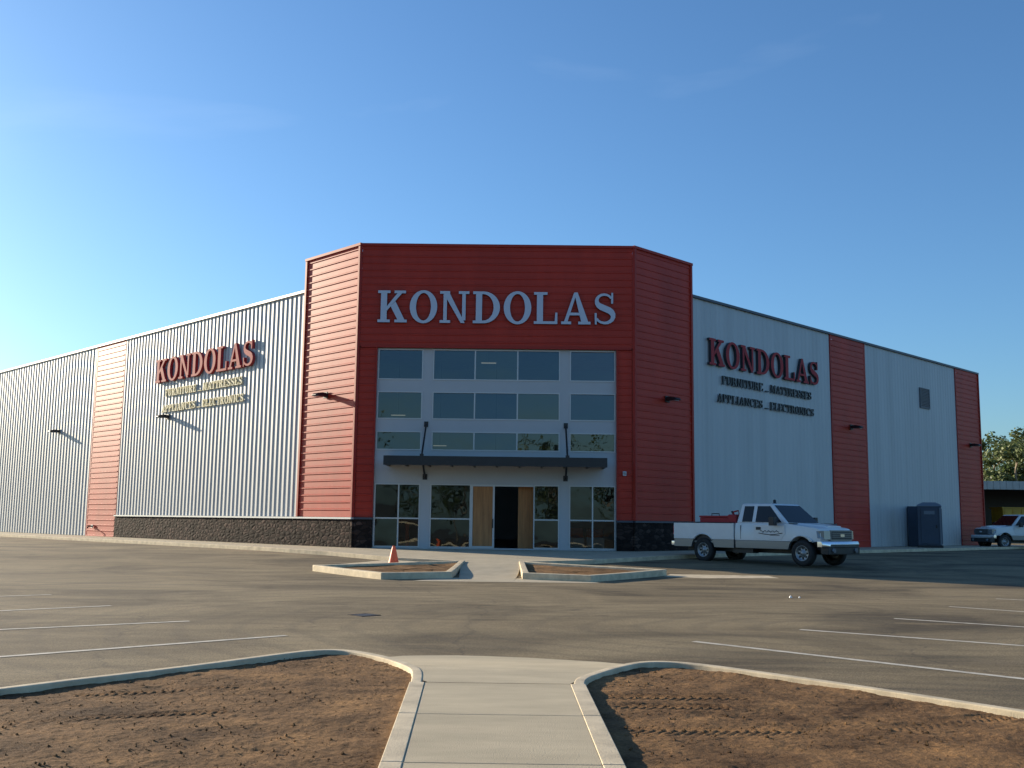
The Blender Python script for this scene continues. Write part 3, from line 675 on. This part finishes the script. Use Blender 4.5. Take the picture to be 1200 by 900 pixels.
sign('wall_sign', 'KONDOLAS', LWm, -19.75, -8.90, 9.03, 10.38, .065, .16, 'sign_red', 'sign_red', 'red shop name lettering on the sunlit left wing wall', 'shop name letter signs')
sign('wall_sign', 'KONDOLAS', RW, 5.80, 16.43, 9.02, 10.35, .03, .15, 'sign_red', 'sign_edge', 'red shop name lettering with dark edges on the shaded right wing wall', 'shop name letter signs')
for W, q, mt, wd_ in ((LWm, 0, 'sign_cream', 'cream'), (RW, 1, 'sign_black', 'black')):  # one kind of letter; the left set has sun glare in its colour
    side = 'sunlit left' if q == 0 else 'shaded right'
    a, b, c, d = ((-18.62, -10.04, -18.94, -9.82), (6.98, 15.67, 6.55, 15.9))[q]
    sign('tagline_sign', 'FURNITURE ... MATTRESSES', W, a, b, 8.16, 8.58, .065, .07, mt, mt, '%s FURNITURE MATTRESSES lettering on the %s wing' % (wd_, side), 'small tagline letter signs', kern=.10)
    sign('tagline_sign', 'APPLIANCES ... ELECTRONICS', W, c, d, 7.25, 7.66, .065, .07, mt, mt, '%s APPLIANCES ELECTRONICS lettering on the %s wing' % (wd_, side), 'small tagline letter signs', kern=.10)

# ------------------------------------------------------------------ wall lamps and small wall fittings
def wall_lamp():
    e = empty('wall_lamp')
    m = MB(); m.box(-.16, .16, -.05, 0, -.13, .17); m.build('back_plate', 'black_steel', e, bevel=.01)
    m = MB(); V = []
    for (y, wv_, z0, z1) in ((-.05, .17, -.05, .11), (-.30, .23, -.06, .12), (-.58, .24, -.06, .07), (-.68, .20, -.055, .0)):
        V += [(-wv_, y, z0), (wv_, y, z0), (wv_*.8, y, z1), (-wv_*.8, y, z1)]
    F = [(0, 1, 2, 3), (12, 15, 14, 13)]
    for i in range(3):
        for j in range(4): F.append((4*i+j, 4*i+(j+1) % 4, 4*i+4+(j+1) % 4, 4*i+4+j))
    m.add(V, F); m.build('housing', 'black_steel', e, bevel=.02)
    m = MB(); m.box(-.17, .17, -.56, -.28, -.085, -.062); m.build('lens', 'lampglass', e)
    return e
wl0 = wall_lamp(); first = True
for W, s, out, ang, lb in ((LW, 2.33, .13, -45, 'dark wall lamp on the sunlit red tower side, left of the windows'), (LW, 18.23, .06, -45, 'dark wall lamp under the sign lettering of the left wing'), (LW, 34.2, .06, -45, 'dark wall lamp on the far left silver wall'),
                           (RW, 2.38, .13, 45, 'dark wall lamp on the shaded red tower side, right of the windows'), (RW, 20.24, .09, 45, 'dark wall lamp on the red strip right of the black tagline'), (RW, 37.65, .09, 45, 'dark wall lamp on the red strip at the far right end')):
    o = wl0 if first else copy_tree(wl0); first = False
    z = 6.95; o.location = W(s, out, z); o.rotation_euler = (0, 0, R(ang)); tag(o, lb, 'wall lamp', 'dark wall lamps round the building')
e = empty('hose_tap', LW(27.6, .1, .62), R(-45), 'small dark outdoor tap low on the pale red strip at left', 'tap')
m = MB(); m.box(-.14, .14, -.05, 0, -.1, .1); m.build('back_plate', 'galv', e); m = MB(); m.tube([(0, -.05, 0), (0, -.25, 0), (0, -.3, -.12)], .045, 8); m.build('spout', 'black_steel', e)
e = empty('alarm_light', (4.72, Y0-.01, 3.42), 0, 'tiny white alarm light on the red pier right of the canopy', 'alarm light')
m = MB(); m.box(-.08, .08, -.06, 0, -.1, .1); m.build('housing', 'sign_white', e, bevel=.01); m = MB(); m.box(-.05, .05, -.09, -.061, -.04, .06); m.build('lens', 'lampglass', e)

# everything drawn since the building began is in drawing units: bring it to metres
for o in list(bpy.data.objects):
    if o not in THINGS0 and o.parent is None:
        p = o.location; o.location = (p.x*K, p.y*K, p.z*K+.25); o.scale = (K, K, K)

# ------------------------------------------------------------------ pickup truck (x forward, rear bumper at x=0)
def arcpts(cx, r, z0, n=14, a0=None):
    a = math.asin(max(-1, min(1, (z0-.42)/r))); return [(cx+r*math.cos(math.pi-a-(math.pi-2*a)*i/n), .42+r*math.sin(math.pi-a-(math.pi-2*a)*i/n)) for i in range(n+1)]
RA, FA, WR_ = 1.36, 5.24, .40
def yprism(m, poly, y0, y1, mat=None, inset=None):
    n = len(poly); P = [(x, y0, z) for x, z in poly]+[(x, y1, z) for x, z in poly]
    m.add(P, [tuple(range(n)), tuple(range(n, 2*n))[::-1]]+[(i, n+i, n+(i+1) % n, (i+1) % n) for i in range(n)], mat)
def shape(o):                                    # tumblehome of the sides and a rounded nose in plan
    bm = bmesh.new(); bm.from_mesh(o.data)
    for z in (.9, 1.02, 1.12, 1.2, 1.26): bmesh.ops.bisect_plane(bm, geom=bm.verts[:]+bm.edges[:]+bm.faces[:], plane_co=(0, 0, z), plane_no=(0, 0, 1))
    for x in (4.8, 5.2, 5.5, 5.7, 5.85, 5.93): bmesh.ops.bisect_plane(bm, geom=bm.verts[:]+bm.edges[:]+bm.faces[:], plane_co=(x, 0, 0), plane_no=(1, 0, 0))
    for y in (-.8, -.5, -.2, .2, .5, .8): bmesh.ops.bisect_plane(bm, geom=bm.verts[:]+bm.edges[:]+bm.faces[:], plane_co=(0, y, 0), plane_no=(0, 1, 0))
    for v in bm.verts:
        x, y, z = v.co
        if z > .86: y *= 1-.045*min(1, (z-.86)/.45)**2
        if x > 5.2: y *= 1-.10*min(1, (x-5.2)/.8)**2
        if x > 4.7:
            v.co.x = x-.16*(abs(y)/.9)**3*min(1, (x-4.7)/1.3)**2
            if z > 1.1: v.co.z = z-.035*(abs(y)/.9)**2*min(1, (x-4.7)/.5)
        v.co.y = y
    bm.to_mesh(o.data); bm.free()
def make_pickup(label, group):
    t = empty('pickup_truck', (0, 0, 0), 0, label, 'pickup truck', group)
    zb, zm = .50, .76
    # bed
    bedp = MB()
    up_ = [(.10, zm)]+[p for p in arcpts(RA, .50, zm)]+[(2.66, zm), (2.66, 1.30), (.10, 1.30)]
    lo_ = lambda z0, z1, x0, x1, cx: None
    for s in (-1, 1): yprism(bedp, up_, s*.98, s*.90, 'white_paint')
    bedp.box(.10, .17, -.90, .90, .62, 1.27, 'white_paint'); bedp.box(2.58, 2.655, -.90, .90, .62, 1.27, 'white_paint'); bedp.box(.17, 2.58, -.90, .90, .64, .70, 'grey_paint')
    for s in (-1, 1): bedp.box(.10, 2.66, s*.985, s*.87, 1.30, 1.325, 'plastic_black')
    b = bedp.build('bed', None, t, bevel=.018)
    m = MB()
    for (x0, x1, cx) in ((.12, 2.655, RA),):
        arc = arcpts(cx, .502, zb)
        pl = [(x0, zb)]+[p for p in arc if p[1] <= zm+.001 and p[0] < cx]+[(cx-math.sqrt(.502**2-(zm-.42)**2), zm-.002), (x0, zm-.002)]
        pr = [(cx+math.sqrt(.502**2-(zm-.42)**2), zm-.002)]+[p for p in arc if p[1] <= zm+.001 and p[0] > cx]+[(x1, zb), (x1, zm-.002)]
        for s in (-1, 1):
            for q in (pl, pr): m = MB(); yprism(m, q, s*.972, s*.89); m.build('bed_lower_panel', 'grey_paint', t)
    m = MB(); m.box(.09, .13, -.62, .62, .80, 1.22); m.build('tailgate', 'white_paint', t, bevel=.01)
    # cab and hood body
    m = MB()
    out = [(2.71, zm)]+[p for p in arcpts(FA, .50, zm)]+[(5.98, zm), (6.02, .86), (6.00, 1.10), (5.92, 1.19), (5.75, 1.225), (5.3, 1.27), (4.9, 1.295), (4.62, 1.31), (2.71, 1.31)]
    yprism(m, out, -.97, .97); shape(m.build('cab_body', 'white_paint', t, bevel=.04, seg=3))
    m = MB(); arc = arcpts(FA, .502, zb); hx = math.sqrt(.502**2-(zm-.42)**2)
    pl = [(2.715, zb)]+[p for p in arc if p[1] <= zm+.001 and p[0] < FA]+[(FA-hx, zm-.002), (2.715, zm-.002)]
    for s in (-1, 1): m = MB(); yprism(m, pl, s*.962, s*.86); m.build('rocker_panel', 'grey_paint', t, bevel=.012)
    for s in (-1, 1):
        m = MB(); m.box(2.93, 2.942, s*.955, s*.974, .80, 1.24); m.build('door_seam', 'plastic_black', t)
        m = MB(); m.tube([(FA+.525*math.cos(a), s*.962, .42+.525*math.sin(a)) for a in [R(38+104*i/14) for i in range(15)]], .022, 6); m.build('fender_lip', 'white_paint', t, smooth=True)
        m = MB(); m.tube([(RA+.525*math.cos(a), s*.975, .42+.525*math.sin(a)) for a in [R(38+104*i/14) for i in range(15)]], .022, 6); m.build('fender_lip', 'white_paint', t, smooth=True)
    # hood bulge
    m = MB(); V = []
    for x, z, wv_ in ((4.70, 1.305, .62), (5.35, 1.265, .56), (5.80, 1.215, .42)): V += [(x, -wv_, z-.03), (x, -wv_*.86, z+.035), (x, wv_*.86, z+.035), (x, wv_, z-.03)]
    m.add(V, [(0, 1, 2, 3), (11, 10, 9, 8)]+[(4*i+j, 4*i+j+1, 4*i+5+j, 4*i+4+j) for i in range(2) for j in range(3)]); m.build('hood', 'white_paint', t, bevel=.01)
    # greenhouse: bottom and top footprints
    zb2, zt = 1.30, 1.95
    bt = {'x0': 2.73, 'x1': 4.74, 'y': .93}; tp = {'x0': 2.84, 'x1': 4.02, 'y': .74}
    def sp(u, v, s, off=0):   # side point: u metres along x at height v(0..1)
        y = bt['y']*(1-v)+tp['y']*v; return (u, s*(y+off), zb2+(zt-zb2)*v)
    m = MB(); m.add([(bt['x0'], -.93, zb2), (bt['x1'], -.93, zb2), (bt['x1'], .93, zb2), (bt['x0'], .93, zb2), (tp['x0'], -.74, zt), (tp['x1'], -.74, zt), (tp['x1'], .74, zt), (tp['x0'], .74, zt)],
                    [(0, 3, 2, 1), (4, 5, 6, 7), (0, 1, 5, 4), (1, 2, 6, 5), (2, 3, 7, 6), (3, 0, 4, 7)]); m.build('roof', 'white_paint', t, bevel=.06, seg=3)
    def xf(v): return bt['x1']*(1-v)+tp['x1']*v
    def plate(pts_, nrm, mat, name, par, th=.012):
        P = [Vector(p) for p in pts_]; n_ = Vector(nrm).normalized()
        m = MB(); k = len(P); V = [p+n_*th for p in P]+[p-n_*.01 for p in P]
        m.add(V, [tuple(range(k)), tuple(range(k, 2*k))[::-1]]+[(i, (i+1) % k, k+(i+1) % k, k+i) for i in range(k)]); return m.build(name, mat, par)
    for s in (-1, 1):
        dn = (0, s*(zt-zb2), .19)
        m = MB()
        # door skin as a slim raised panel with handle, mirror and window
        yprism(m, [(3.46, .80), (4.52, .80), (4.66, 1.0), (4.64, 1.26), (3.46, 1.26)], s*.978, s*.95); d = m.build('door', 'white_paint', t, bevel=.012)
        plate([sp(3.50, .07, s), sp(4.50, .07, s), sp(3.98, .86, s), sp(3.50, .86, s)], dn, 'auto_glass', 'window', d)
        m = MB(); m.box(3.56, 3.74, s*.977, s*1.0, 1.10, 1.19); m.build('handle', 'plastic_black', d, bevel=.01)
        m = MB(); m.box(4.22, 4.42, s*1.06, s*1.24, 1.24, 1.52); m.tube([(4.42, s*.93, 1.36), (4.36, s*1.08, 1.38)], .03, 6); m.build('mirror', 'plastic_black', d, bevel=.03)
        if s == -1:   # dark script lettering, too small to read, with a swoosh
            m = MB(); pts_ = []
            for i in range(36):
                u = i/35; pts_.append((3.72+u*.72, s*.985, 1.055+.030*math.sin(u*31)*(1-.4*u)+.012*math.sin(u*75)))
            m.tube(pts_, .010, 5); m.tube([(3.66+.9*i/12, s*.983, 1.0-.05*math.sin(i/12*math.pi)+.01*i/12) for i in range(13)], .012, 5)
            m.tube([(4.1+.35*i/6, s*.983, .93) for i in range(7)], .008, 5); m.build('lettering', 'plastic_black', d)
        plate([sp(2.97, .08, s), sp(3.36, .08, s), sp(3.36, .86, s), sp(2.99, .86, s)], dn, 'auto_glass', 'rear_side_window', t)
    wn = (zt-zb2, 0, bt['x1']-tp['x1'])
    plate([(xf(.06), -.83, zb2+.04), (xf(.06), .83, zb2+.04), (xf(.90), .69, zb2+(zt-zb2)*.90), (xf(.90), -.69, zb2+(zt-zb2)*.90)], wn, 'auto_glass', 'windshield', t)
    m = MB(); m.box(4.60, 4.84, -.84, .84, 1.295, 1.325); m.build('cowl', 'plastic_black', t)
    plate([(2.74, -.78, 1.40), (2.83, -.66, 1.86), (2.83, .66, 1.86), (2.74, .78, 1.40)], (-1, 0, .15), 'auto_glass', 'rear_window', t)
    # front end
    m = MB(); m.box(6.0, 6.05, -.60, .60, .80, 1.12, 'grey_paint'); m.box(6.045, 6.06, -.55, .55, .84, 1.085, 'plastic_black')
    for z in (.90, .96, 1.02): m.box(6.055, 6.07, -.55, .55, z, z+.022, 'grey_paint')
    m.box(6.055, 6.085, -.11, .11, .92, 1.0, 'chrome'); m.build('grille', None, t)
    for s in (-1, 1):
        m = MB(); V = [(6.04, s*.60, .84), (6.03, s*.60, 1.10), (5.95, s*.82, 1.10), (5.96, s*.82, .84), (5.76, s*.915, 1.09), (5.80, s*.92, .88)]
        W_ = [(x-.10, y-s*.08, z) for x, y, z in V]
        V = V+W_; m.add(V, [(0, 1, 2, 3), (3, 2, 4, 5), (6, 9, 8, 7), (9, 11, 10, 8), (0, 6, 7, 1), (1, 7, 8, 2), (2, 8, 10, 4), (4, 10, 11, 5), (5, 11, 9, 3), (3, 9, 6, 0)])
        m.build('headlight', 'lampglass', t)
        m = MB(); m.box(.07, .12, s*.88, s*.97, .90, 1.20); m.build('tail_light', 'sign_red', t)
    m = MB(); V = []
    prof = [(6.02, .78), (6.16, .78), (6.20, .70), (6.18, .60), (6.02, .60)]
    for y, dx in ((-1.0, -.20), (-.8, -.03), (0, .03), (.8, -.03), (1.0, -.20)): V += [(x+dx, y, z) for x, z in prof]
    F = [tuple(range(5)), tuple(range(24, 19, -1))]
    for i in range(4):
        for j in range(5): F.append((5*i+j, 5*i+(j+1) % 5, 5*i+5+(j+1) % 5, 5*i+5+j))
    m.add(V, F); m.build('front_bumper', 'chrome', t, bevel=.01)
    m = MB(); m.box(5.86, 6.14, -.88, .88, .38, .60); m.build('air_dam', 'plastic_black', t, bevel=.02)
    for s in (-1, 1):
        m = MB(); m.lathe([(0, 0), (.07, 0), (.08, .03), (.08, .06)], 14, 'z'); m.v = [(6.19-z, s*.62+x, .50+y) for x, y, z in m.v]; m.build('fog_light', 'lampglass', t)
    m = MB(); m.box(-.06, .10, -.92, .92, .52, .68); m.build('rear_bumper', 'chrome', t, bevel=.02)
    # undercarriage
    m = MB(); m.box(.3, 5.9, -.45, .45, .36, .60); m.box(RA-.5, RA+.5, -.885, .885, .55, .93); m.box(FA-.5, FA+.5, -.66, .66, .5, 1.0); m.box(2.5, 3.3, -.8, -.5, .34, .56)
    m.tube([(RA, -.8, .42), (RA, .8, .42)], .07, 8); m.tube([(FA, -.8, .42), (FA, .8, .42)], .06, 8); m.build('chassis', 'plastic_black', t)
    # wheels
    for cx in (RA, FA):
        for s in (-1, 1):
            wlt = MB(); r_ = WR_
            prof = [(.235, -.11), (.30, -.125), (r_-.03, -.12), (r_, -.09), (r_, .09), (r_-.03, .12), (.30, .125), (.235, .11)]
            wlt.lathe(prof, 32, 'y', (cx, s*.84, r_)); ty = wlt.build('tyre', 'rubber', None, smooth=True)
            wh = bpy.data.objects.new('wheel', None); col.objects.link(wh); wh.parent = t; ty.parent = wh
            rm = MB(); f = s
            rm.lathe([(.238, .11*f), (.225, .115*f), (.215, .06*f), (.10, .045*f), (.075, .09*f), (.0, .095*f)], 32, 'y', (cx, s*.84, r_), 'rim')
            for k in range(8):
                a = 2*math.pi*k/8; hx_, hz = cx+.155*math.cos(a), r_+.155*math.sin(a)
                rm.lathe([(0, .066*f), (.032, .066*f), (.034, .040*f)], 10, 'y', (hx_, s*.84, hz), 'plastic_black')
            rm.build('rim', None, wh, smooth=True, normals=False)
    m = MB(); m.lathe([(.08, 0), (.08, .03), (.045, .04), (.05, .12), (.03, .15), (0, .155)], 16, c=(3.36, .35, 1.95)); m.build('beacon', 'plastic_black', t, smooth=True)
    return t
truck = make_pickup('white and grey pickup with red gear in its bed, parked near the entrance', 'parked white pickups')
def place(t, loc, ang, sc_): t.location = loc; t.rotation_euler = (0, 0, R(ang)); t.scale = (sc_,)*3
TS = .94; TANG = -49
th = R(TANG); f = Vector((math.cos(th), math.sin(th)))
midw = Vector((7.08, 31.9)); nl = Vector((-f.y, f.x))       # nl: left side of truck (away from camera)
orig = midw - f*((RA+FA)/2*TS) + nl*(.98*TS)
place(truck, (orig.x, orig.y, g(32)), TANG, TS)
t2 = copy_tree(truck); tag(t2, 'white pickup facing left at the right edge, beyond the far end of the building', 'pickup truck', 'parked white pickups')
def truck_pt(x, y, z): v = orig+f*(x*TS)+nl*(y*TS); return (v.x, v.y, g(32)+z*TS)
# gear in the bed
e = empty('tool_box', truck_pt(1.55, -.35, .70), R(TANG), 'long dark red tool box lying in the near pickup bed', 'tool box')
m = MB(); m.box(-.55, .65, -.25, .25, 0, .74); m.build('body', 'sign_red', e, bevel=.02)
m = MB(); m.box(-.57, .67, -.27, .27, .742, .80); m.build('lid', 'sign_red', e, bevel=.02)
m = MB(); m.tube([(-.1, -.2, .80), (-.1, -.2, .86), (.2, -.2, .86), (.2, -.2, .80)], .015, 6); m.build('handle', 'plastic_black', e)
e = empty('fuel_can', truck_pt(2.36, -.45, .70), R(TANG), 'red fuel can standing in the pickup bed just behind the cab', 'fuel can')
m = MB(); m.box(-.18, .18, -.2, .2, 0, .84); m.build('body', 'sign_red', e, bevel=.05)
m = MB(); m.tube([(-.1, 0, .84), (-.08, 0, .92), (.1, 0, .96), (.14, 0, .84)], .025, 8); m.build('handle', 'sign_red', e)
m = MB(); m.tube([(-.14, .1, .82), (-.22, .1, .94)], .035, 8); m.build('spout', 'plastic_black', e)
# second pickup at the right edge
th2 = 192; f2 = Vector((math.cos(R(th2)), math.sin(R(th2)))); n2 = Vector((-f2.y, f2.x))
fw_ = Vector((25.25, 54.6)); o2 = fw_-f2*FA*.98-n2*(-.98)*-1*0
# near side is the truck's left (+y): put the left front wheel on that point
o2 = fw_-f2*(FA*.96)-n2*(.9*.96); place(t2, (o2.x, o2.y, g(55)), th2, .92)

# ------------------------------------------------------------------ cone, toilet, cabinet, litter, drain
e = empty('traffic_cone', (-3.45, 29.1, g(29.1)+.05), R(12), 'orange traffic cone behind the left planting island', 'traffic cone')
m = MB(); m.box(-.2, .2, -.2, .2, 0, .03); m.build('base', 'orange', e, bevel=.01)
m = MB(); m.lathe([(.165, .03), (.145, .05), (.05, .47), (.035, .51), (.0, .51)], 24); m.build('cone_body', 'orange', e, smooth=True)
e = empty('portable_toilet', (19.85, 50.3, .25), R(-22), 'dark blue portable toilet in the shade by the right wing', 'portable toilet')
e.scale = (.95, .95, .93)
m = MB(); m.box(-.56, .56, -.56, .56, .12, 2.1)
for s in (-1, 1):
    for k in range(5): m.box(s*.562, s*.585, -.48+k*.22, -.40+k*.22, .2, 2.0)
m.build('body', 'porta', e, bevel=.03)
m = MB(); m.box(-.6, .6, -.6, .6, 0, .115); m.build('skid', 'plastic_black', e)
m = MB(); V = [(-.6, -.6, 2.1), (.6, -.6, 2.1), (.6, .6, 2.1), (-.6, .6, 2.1), (-.55, -.55, 2.2), (.55, -.55, 2.2), (.55, .55, 2.2), (-.55, .55, 2.2), (-.3, -.4, 2.32), (.3, -.4, 2.32), (.3, .4, 2.32), (-.3, .4, 2.32)]
F = [(3, 2, 1, 0), (8, 9, 10, 11)]+[(4*i+j, 4*i+(j+1) % 4, 4*i+4+(j+1) % 4, 4*i+4+j) for i in range(2) for j in range(4)]
m.add(V, F); m.build('roof', 'porta_light', e, bevel=.03)
m = MB(); m.box(-.40, .40, -.60, -.575, .2, 2.0); d = m.build('door', 'porta', e, bevel=.015)
m = MB(); m.box(.28, .36, -.625, -.60, 1.0, 1.16); m.build('handle', 'plastic_black', d); m = MB(); m.box(-.25, .25, -.615, -.60, 1.70, 1.88); m.build('vent', 'porta_light', d)
m = MB(); m.box(.47, .56, -.60, -.57, .15, 2.05); m.build('corner_post', 'porta_light', e)
e = empty('utility_cabinet', tuple(q*K+(.25 if i == 2 else 0) for i, q in enumerate(RW(27.6, .45, 0))), R(45), 'narrow dark utility cabinet against the right wing, left of the portable toilet', 'cabinet')
m = MB(); m.box(-.3, .3, -.3, .3, 0, 2.0); m.build('body', 'porta', e, bevel=.02); m = MB(); m.box(-.24, .24, -.32, -.302, .12, 1.9); m.build('door', 'porta', e, bevel=.005)
for i, (x, y, s_) in enumerate(((5.1, 19.7, .055), (5.28, 19.72, .035))):
    m = MB(); V = [(0, 0, 0), (s_, 0, .01), (s_*1.1, s_, 0), (0, s_*.8, .012), (s_*.4, s_*.3, s_*.9), (s_*.8, s_*.7, s_*.6)]
    m.add(V, [(0, 1, 4), (1, 2, 5, 4), (2, 3, 5), (3, 0, 4), (3, 4, 5), (0, 3, 2, 1)])
    tag(m.build('litter', 'litter', loc=(x, y, A+.004)), ('larger crumpled white scrap of litter on the asphalt before the pickup', 'smaller white scrap of litter lying just right of the larger one')[i], 'litter', 'white litter scraps on the asphalt')
e = empty('storm_drain', (-2.19, 15.09, A), R(45), 'square iron storm drain grate set in the asphalt left of centre', 'drain')
m = MB(); q = .17
for (x0, x1, y0, y1) in ((-q, q, -q, -q+.03), (-q, q, q-.03, q), (-q, -q+.03, -q+.03, q-.03), (q-.03, q, -q+.03, q-.03)): m.box(x0, x1, y0, y1, -.02, .008)
m.build('frame', 'black_steel', e)
m = MB()
for k in range(6): m.box(-q+.03, q-.03, -q+.05+k*.045, -q+.07+k*.045, -.02, .006)
m.build('grate', 'vent', e)
m = MB(); m.box(-q+.03, q-.03, -q+.03, q-.03, .001, .003); m.build('pit', 'plastic_black', e)  # flat black plate painting the shade between the bars

# ------------------------------------------------------------------ right background: shed, yellow bin, trees
e = empty('open_shed', (44, 82, A), 0, 'low open shed with a pale metal roof edge beyond the right end of the building', 'shed')
m = MB(); m.box(-18, 14, -1, 9, 4.8, 4.87); m.box(-18.1, 14.1, -1.12, -1.0, 4.3, 4.95)
for k in range(64): m.box(-18+k*.5, -17.92+k*.5, -1.15, -1.121, 4.32, 4.93)
m.build('roof', 'galv', e)
for x in (-17, -9, 1.5, 11): m = MB(); m.box(x-.09, x+.09, -.8, -.62, 0, 4.79); m.build('post', 'black_steel', e)
m = MB(); m.box(-18, 14, 8.8, 9, 0, 4.79); m.build('rear_wall', 'black_steel', e)
m = MB(); m.box(-18.05, -17.9, -.9, 8.79, 0, 4.8); m.build('side_wall', 'black_steel', e)  # unseen wall added to keep the low sun off the bin
e = empty('yellow_bin', (40.6, 85.0, A), R(4), 'yellow steel bin under the shed roof, beyond the second pickup', 'bin')
m = MB(); m.prism([(-1.6, -.9), (1.6, -.9), (1.6, .9), (-1.6, .9)], .15, 2.9)
m.build('body', 'yellow', e, bevel=.02)
m = MB()
for k in range(5): m.box(-1.5+k*.72, -1.38+k*.72, -.96, -.902, .25, 2.85)
m.build('rib', 'yellow', e)
m = MB(); m.box(-1.7, 1.7, -.99, .99, 2.902, 3.0); m.build('rim', 'yellow', e)

def tree(x, y, h, cw, seed, leaf, label, group, nleaf=2600, name='tree'):
    rg = random.Random(seed); e = empty(name, (x, y, A-.02), 0, label, 'tree', group)
    m = MB(); top = h*.78; pts_ = []; px_, py_ = 0, 0
    for i in range(8):
        t = i/7; pts_.append((px_, py_, top*t)); px_ += rg.uniform(-.22, .22); py_ += rg.uniform(-.22, .22)
    m.tube(pts_, h*.022, 8, r2=.04)
    limbs = []
    for k in range(16):
        t = rg.uniform(.28, .95); i = min(6, int(t*7)); b = Vector(pts_[i]).lerp(Vector(pts_[i+1]), t*7-i)
        a = rg.uniform(0, 6.28); ln = cw*.5*rg.uniform(.45, 1)*(1.15-.6*abs(t-.55)); tip = b+Vector((math.cos(a)*ln, math.sin(a)*ln, ln*rg.uniform(.25, .8)))
        mid_ = b.lerp(tip, .5)+Vector((0, 0, ln*.08)); m.tube([b, mid_, tip], h*.008, 5, r2=.02); limbs += [(mid_, .7), (tip, 1)]
    m.build('trunk', 'bark', e, smooth=True)
    limbs.append((Vector(pts_[-1]), 1)); limbs.append((Vector(pts_[-1])+Vector((0, 0, h*.1)), .7))
    V = np.zeros((nleaf*4, 3)); F = []
    for k in range(nleaf):
        c, q = rg.choice(limbs); rr = cw*.15*q*(.6+.8*((hash((round(c.x, 2), seed)) % 100)/100))
        d = Vector((rg.gauss(0, 1), rg.gauss(0, 1), rg.gauss(0, .8))).normalized()*rr*(rg.random()**.45)
        p = c+d; s_ = rg.uniform(.10, .26)
        u = Vector((rg.gauss(0, 1), rg.gauss(0, 1), rg.gauss(0, .6))).normalized(); v = u.orthogonal().normalized()
        v.rotate(Matrix.Rotation(rg.uniform(0, 6.28), 3, u))
        for j, (a_, b_) in enumerate(((-1, 0), (0, -.6), (1, 0), (0, .6))): V[4*k+j] = p+u*a_*s_+v*b_*s_
        F.append((4*k, 4*k+1, 4*k+2, 4*k+3))
    me = bpy.data.meshes.new('crown'); me.from_pydata(V.tolist(), [], F); me.materials.append(MT[leaf])
    o = bpy.data.objects.new('crown', me); col.objects.link(o); o.parent = e
    return e
GR = 'trees beyond the right end of the building'
tree(46.6, 97, 11.4, 6.0, 1, 'leaf2', 'slim pale trunked tree showing nearest the red corner of the building', GR, 4600)
tree(49.3, 100, 11.0, 6, 2, 'leaf', 'lower dark tree in the gap, second from the red corner of the building', GR, 4600)
tree(51.3, 97, 13.0, 6.5, 3, 'leaf2', 'tallest bushy tree at the right edge of the photo', GR, 6500)
tree(48.5, 106, 11.5, 8, 4, 'leaf', 'dark tree standing behind the slim pale trunked one', GR, 4600)
tree(55.5, 101, 14.0, 7, 5, 'leaf', 'big tree just past the right edge of the photo, beyond the shed', GR, 4600)
# trees across the street, seen mirrored in the shop glass
GB = 'trees across the street mirrored in the shop glass'
for i, (x, y, h) in enumerate(((-26, -34, 9), (-15, -40, 11), (-6, -33, 7.5), (3, -42, 10), (12, -36, 8.5), (24, -40, 10))):
    tree(x, y, h, 8.5, 20+i, ('leaf', 'leaf2')[i % 2], 'street tree across the road, mirrored in the shop glass', GB, 1500)
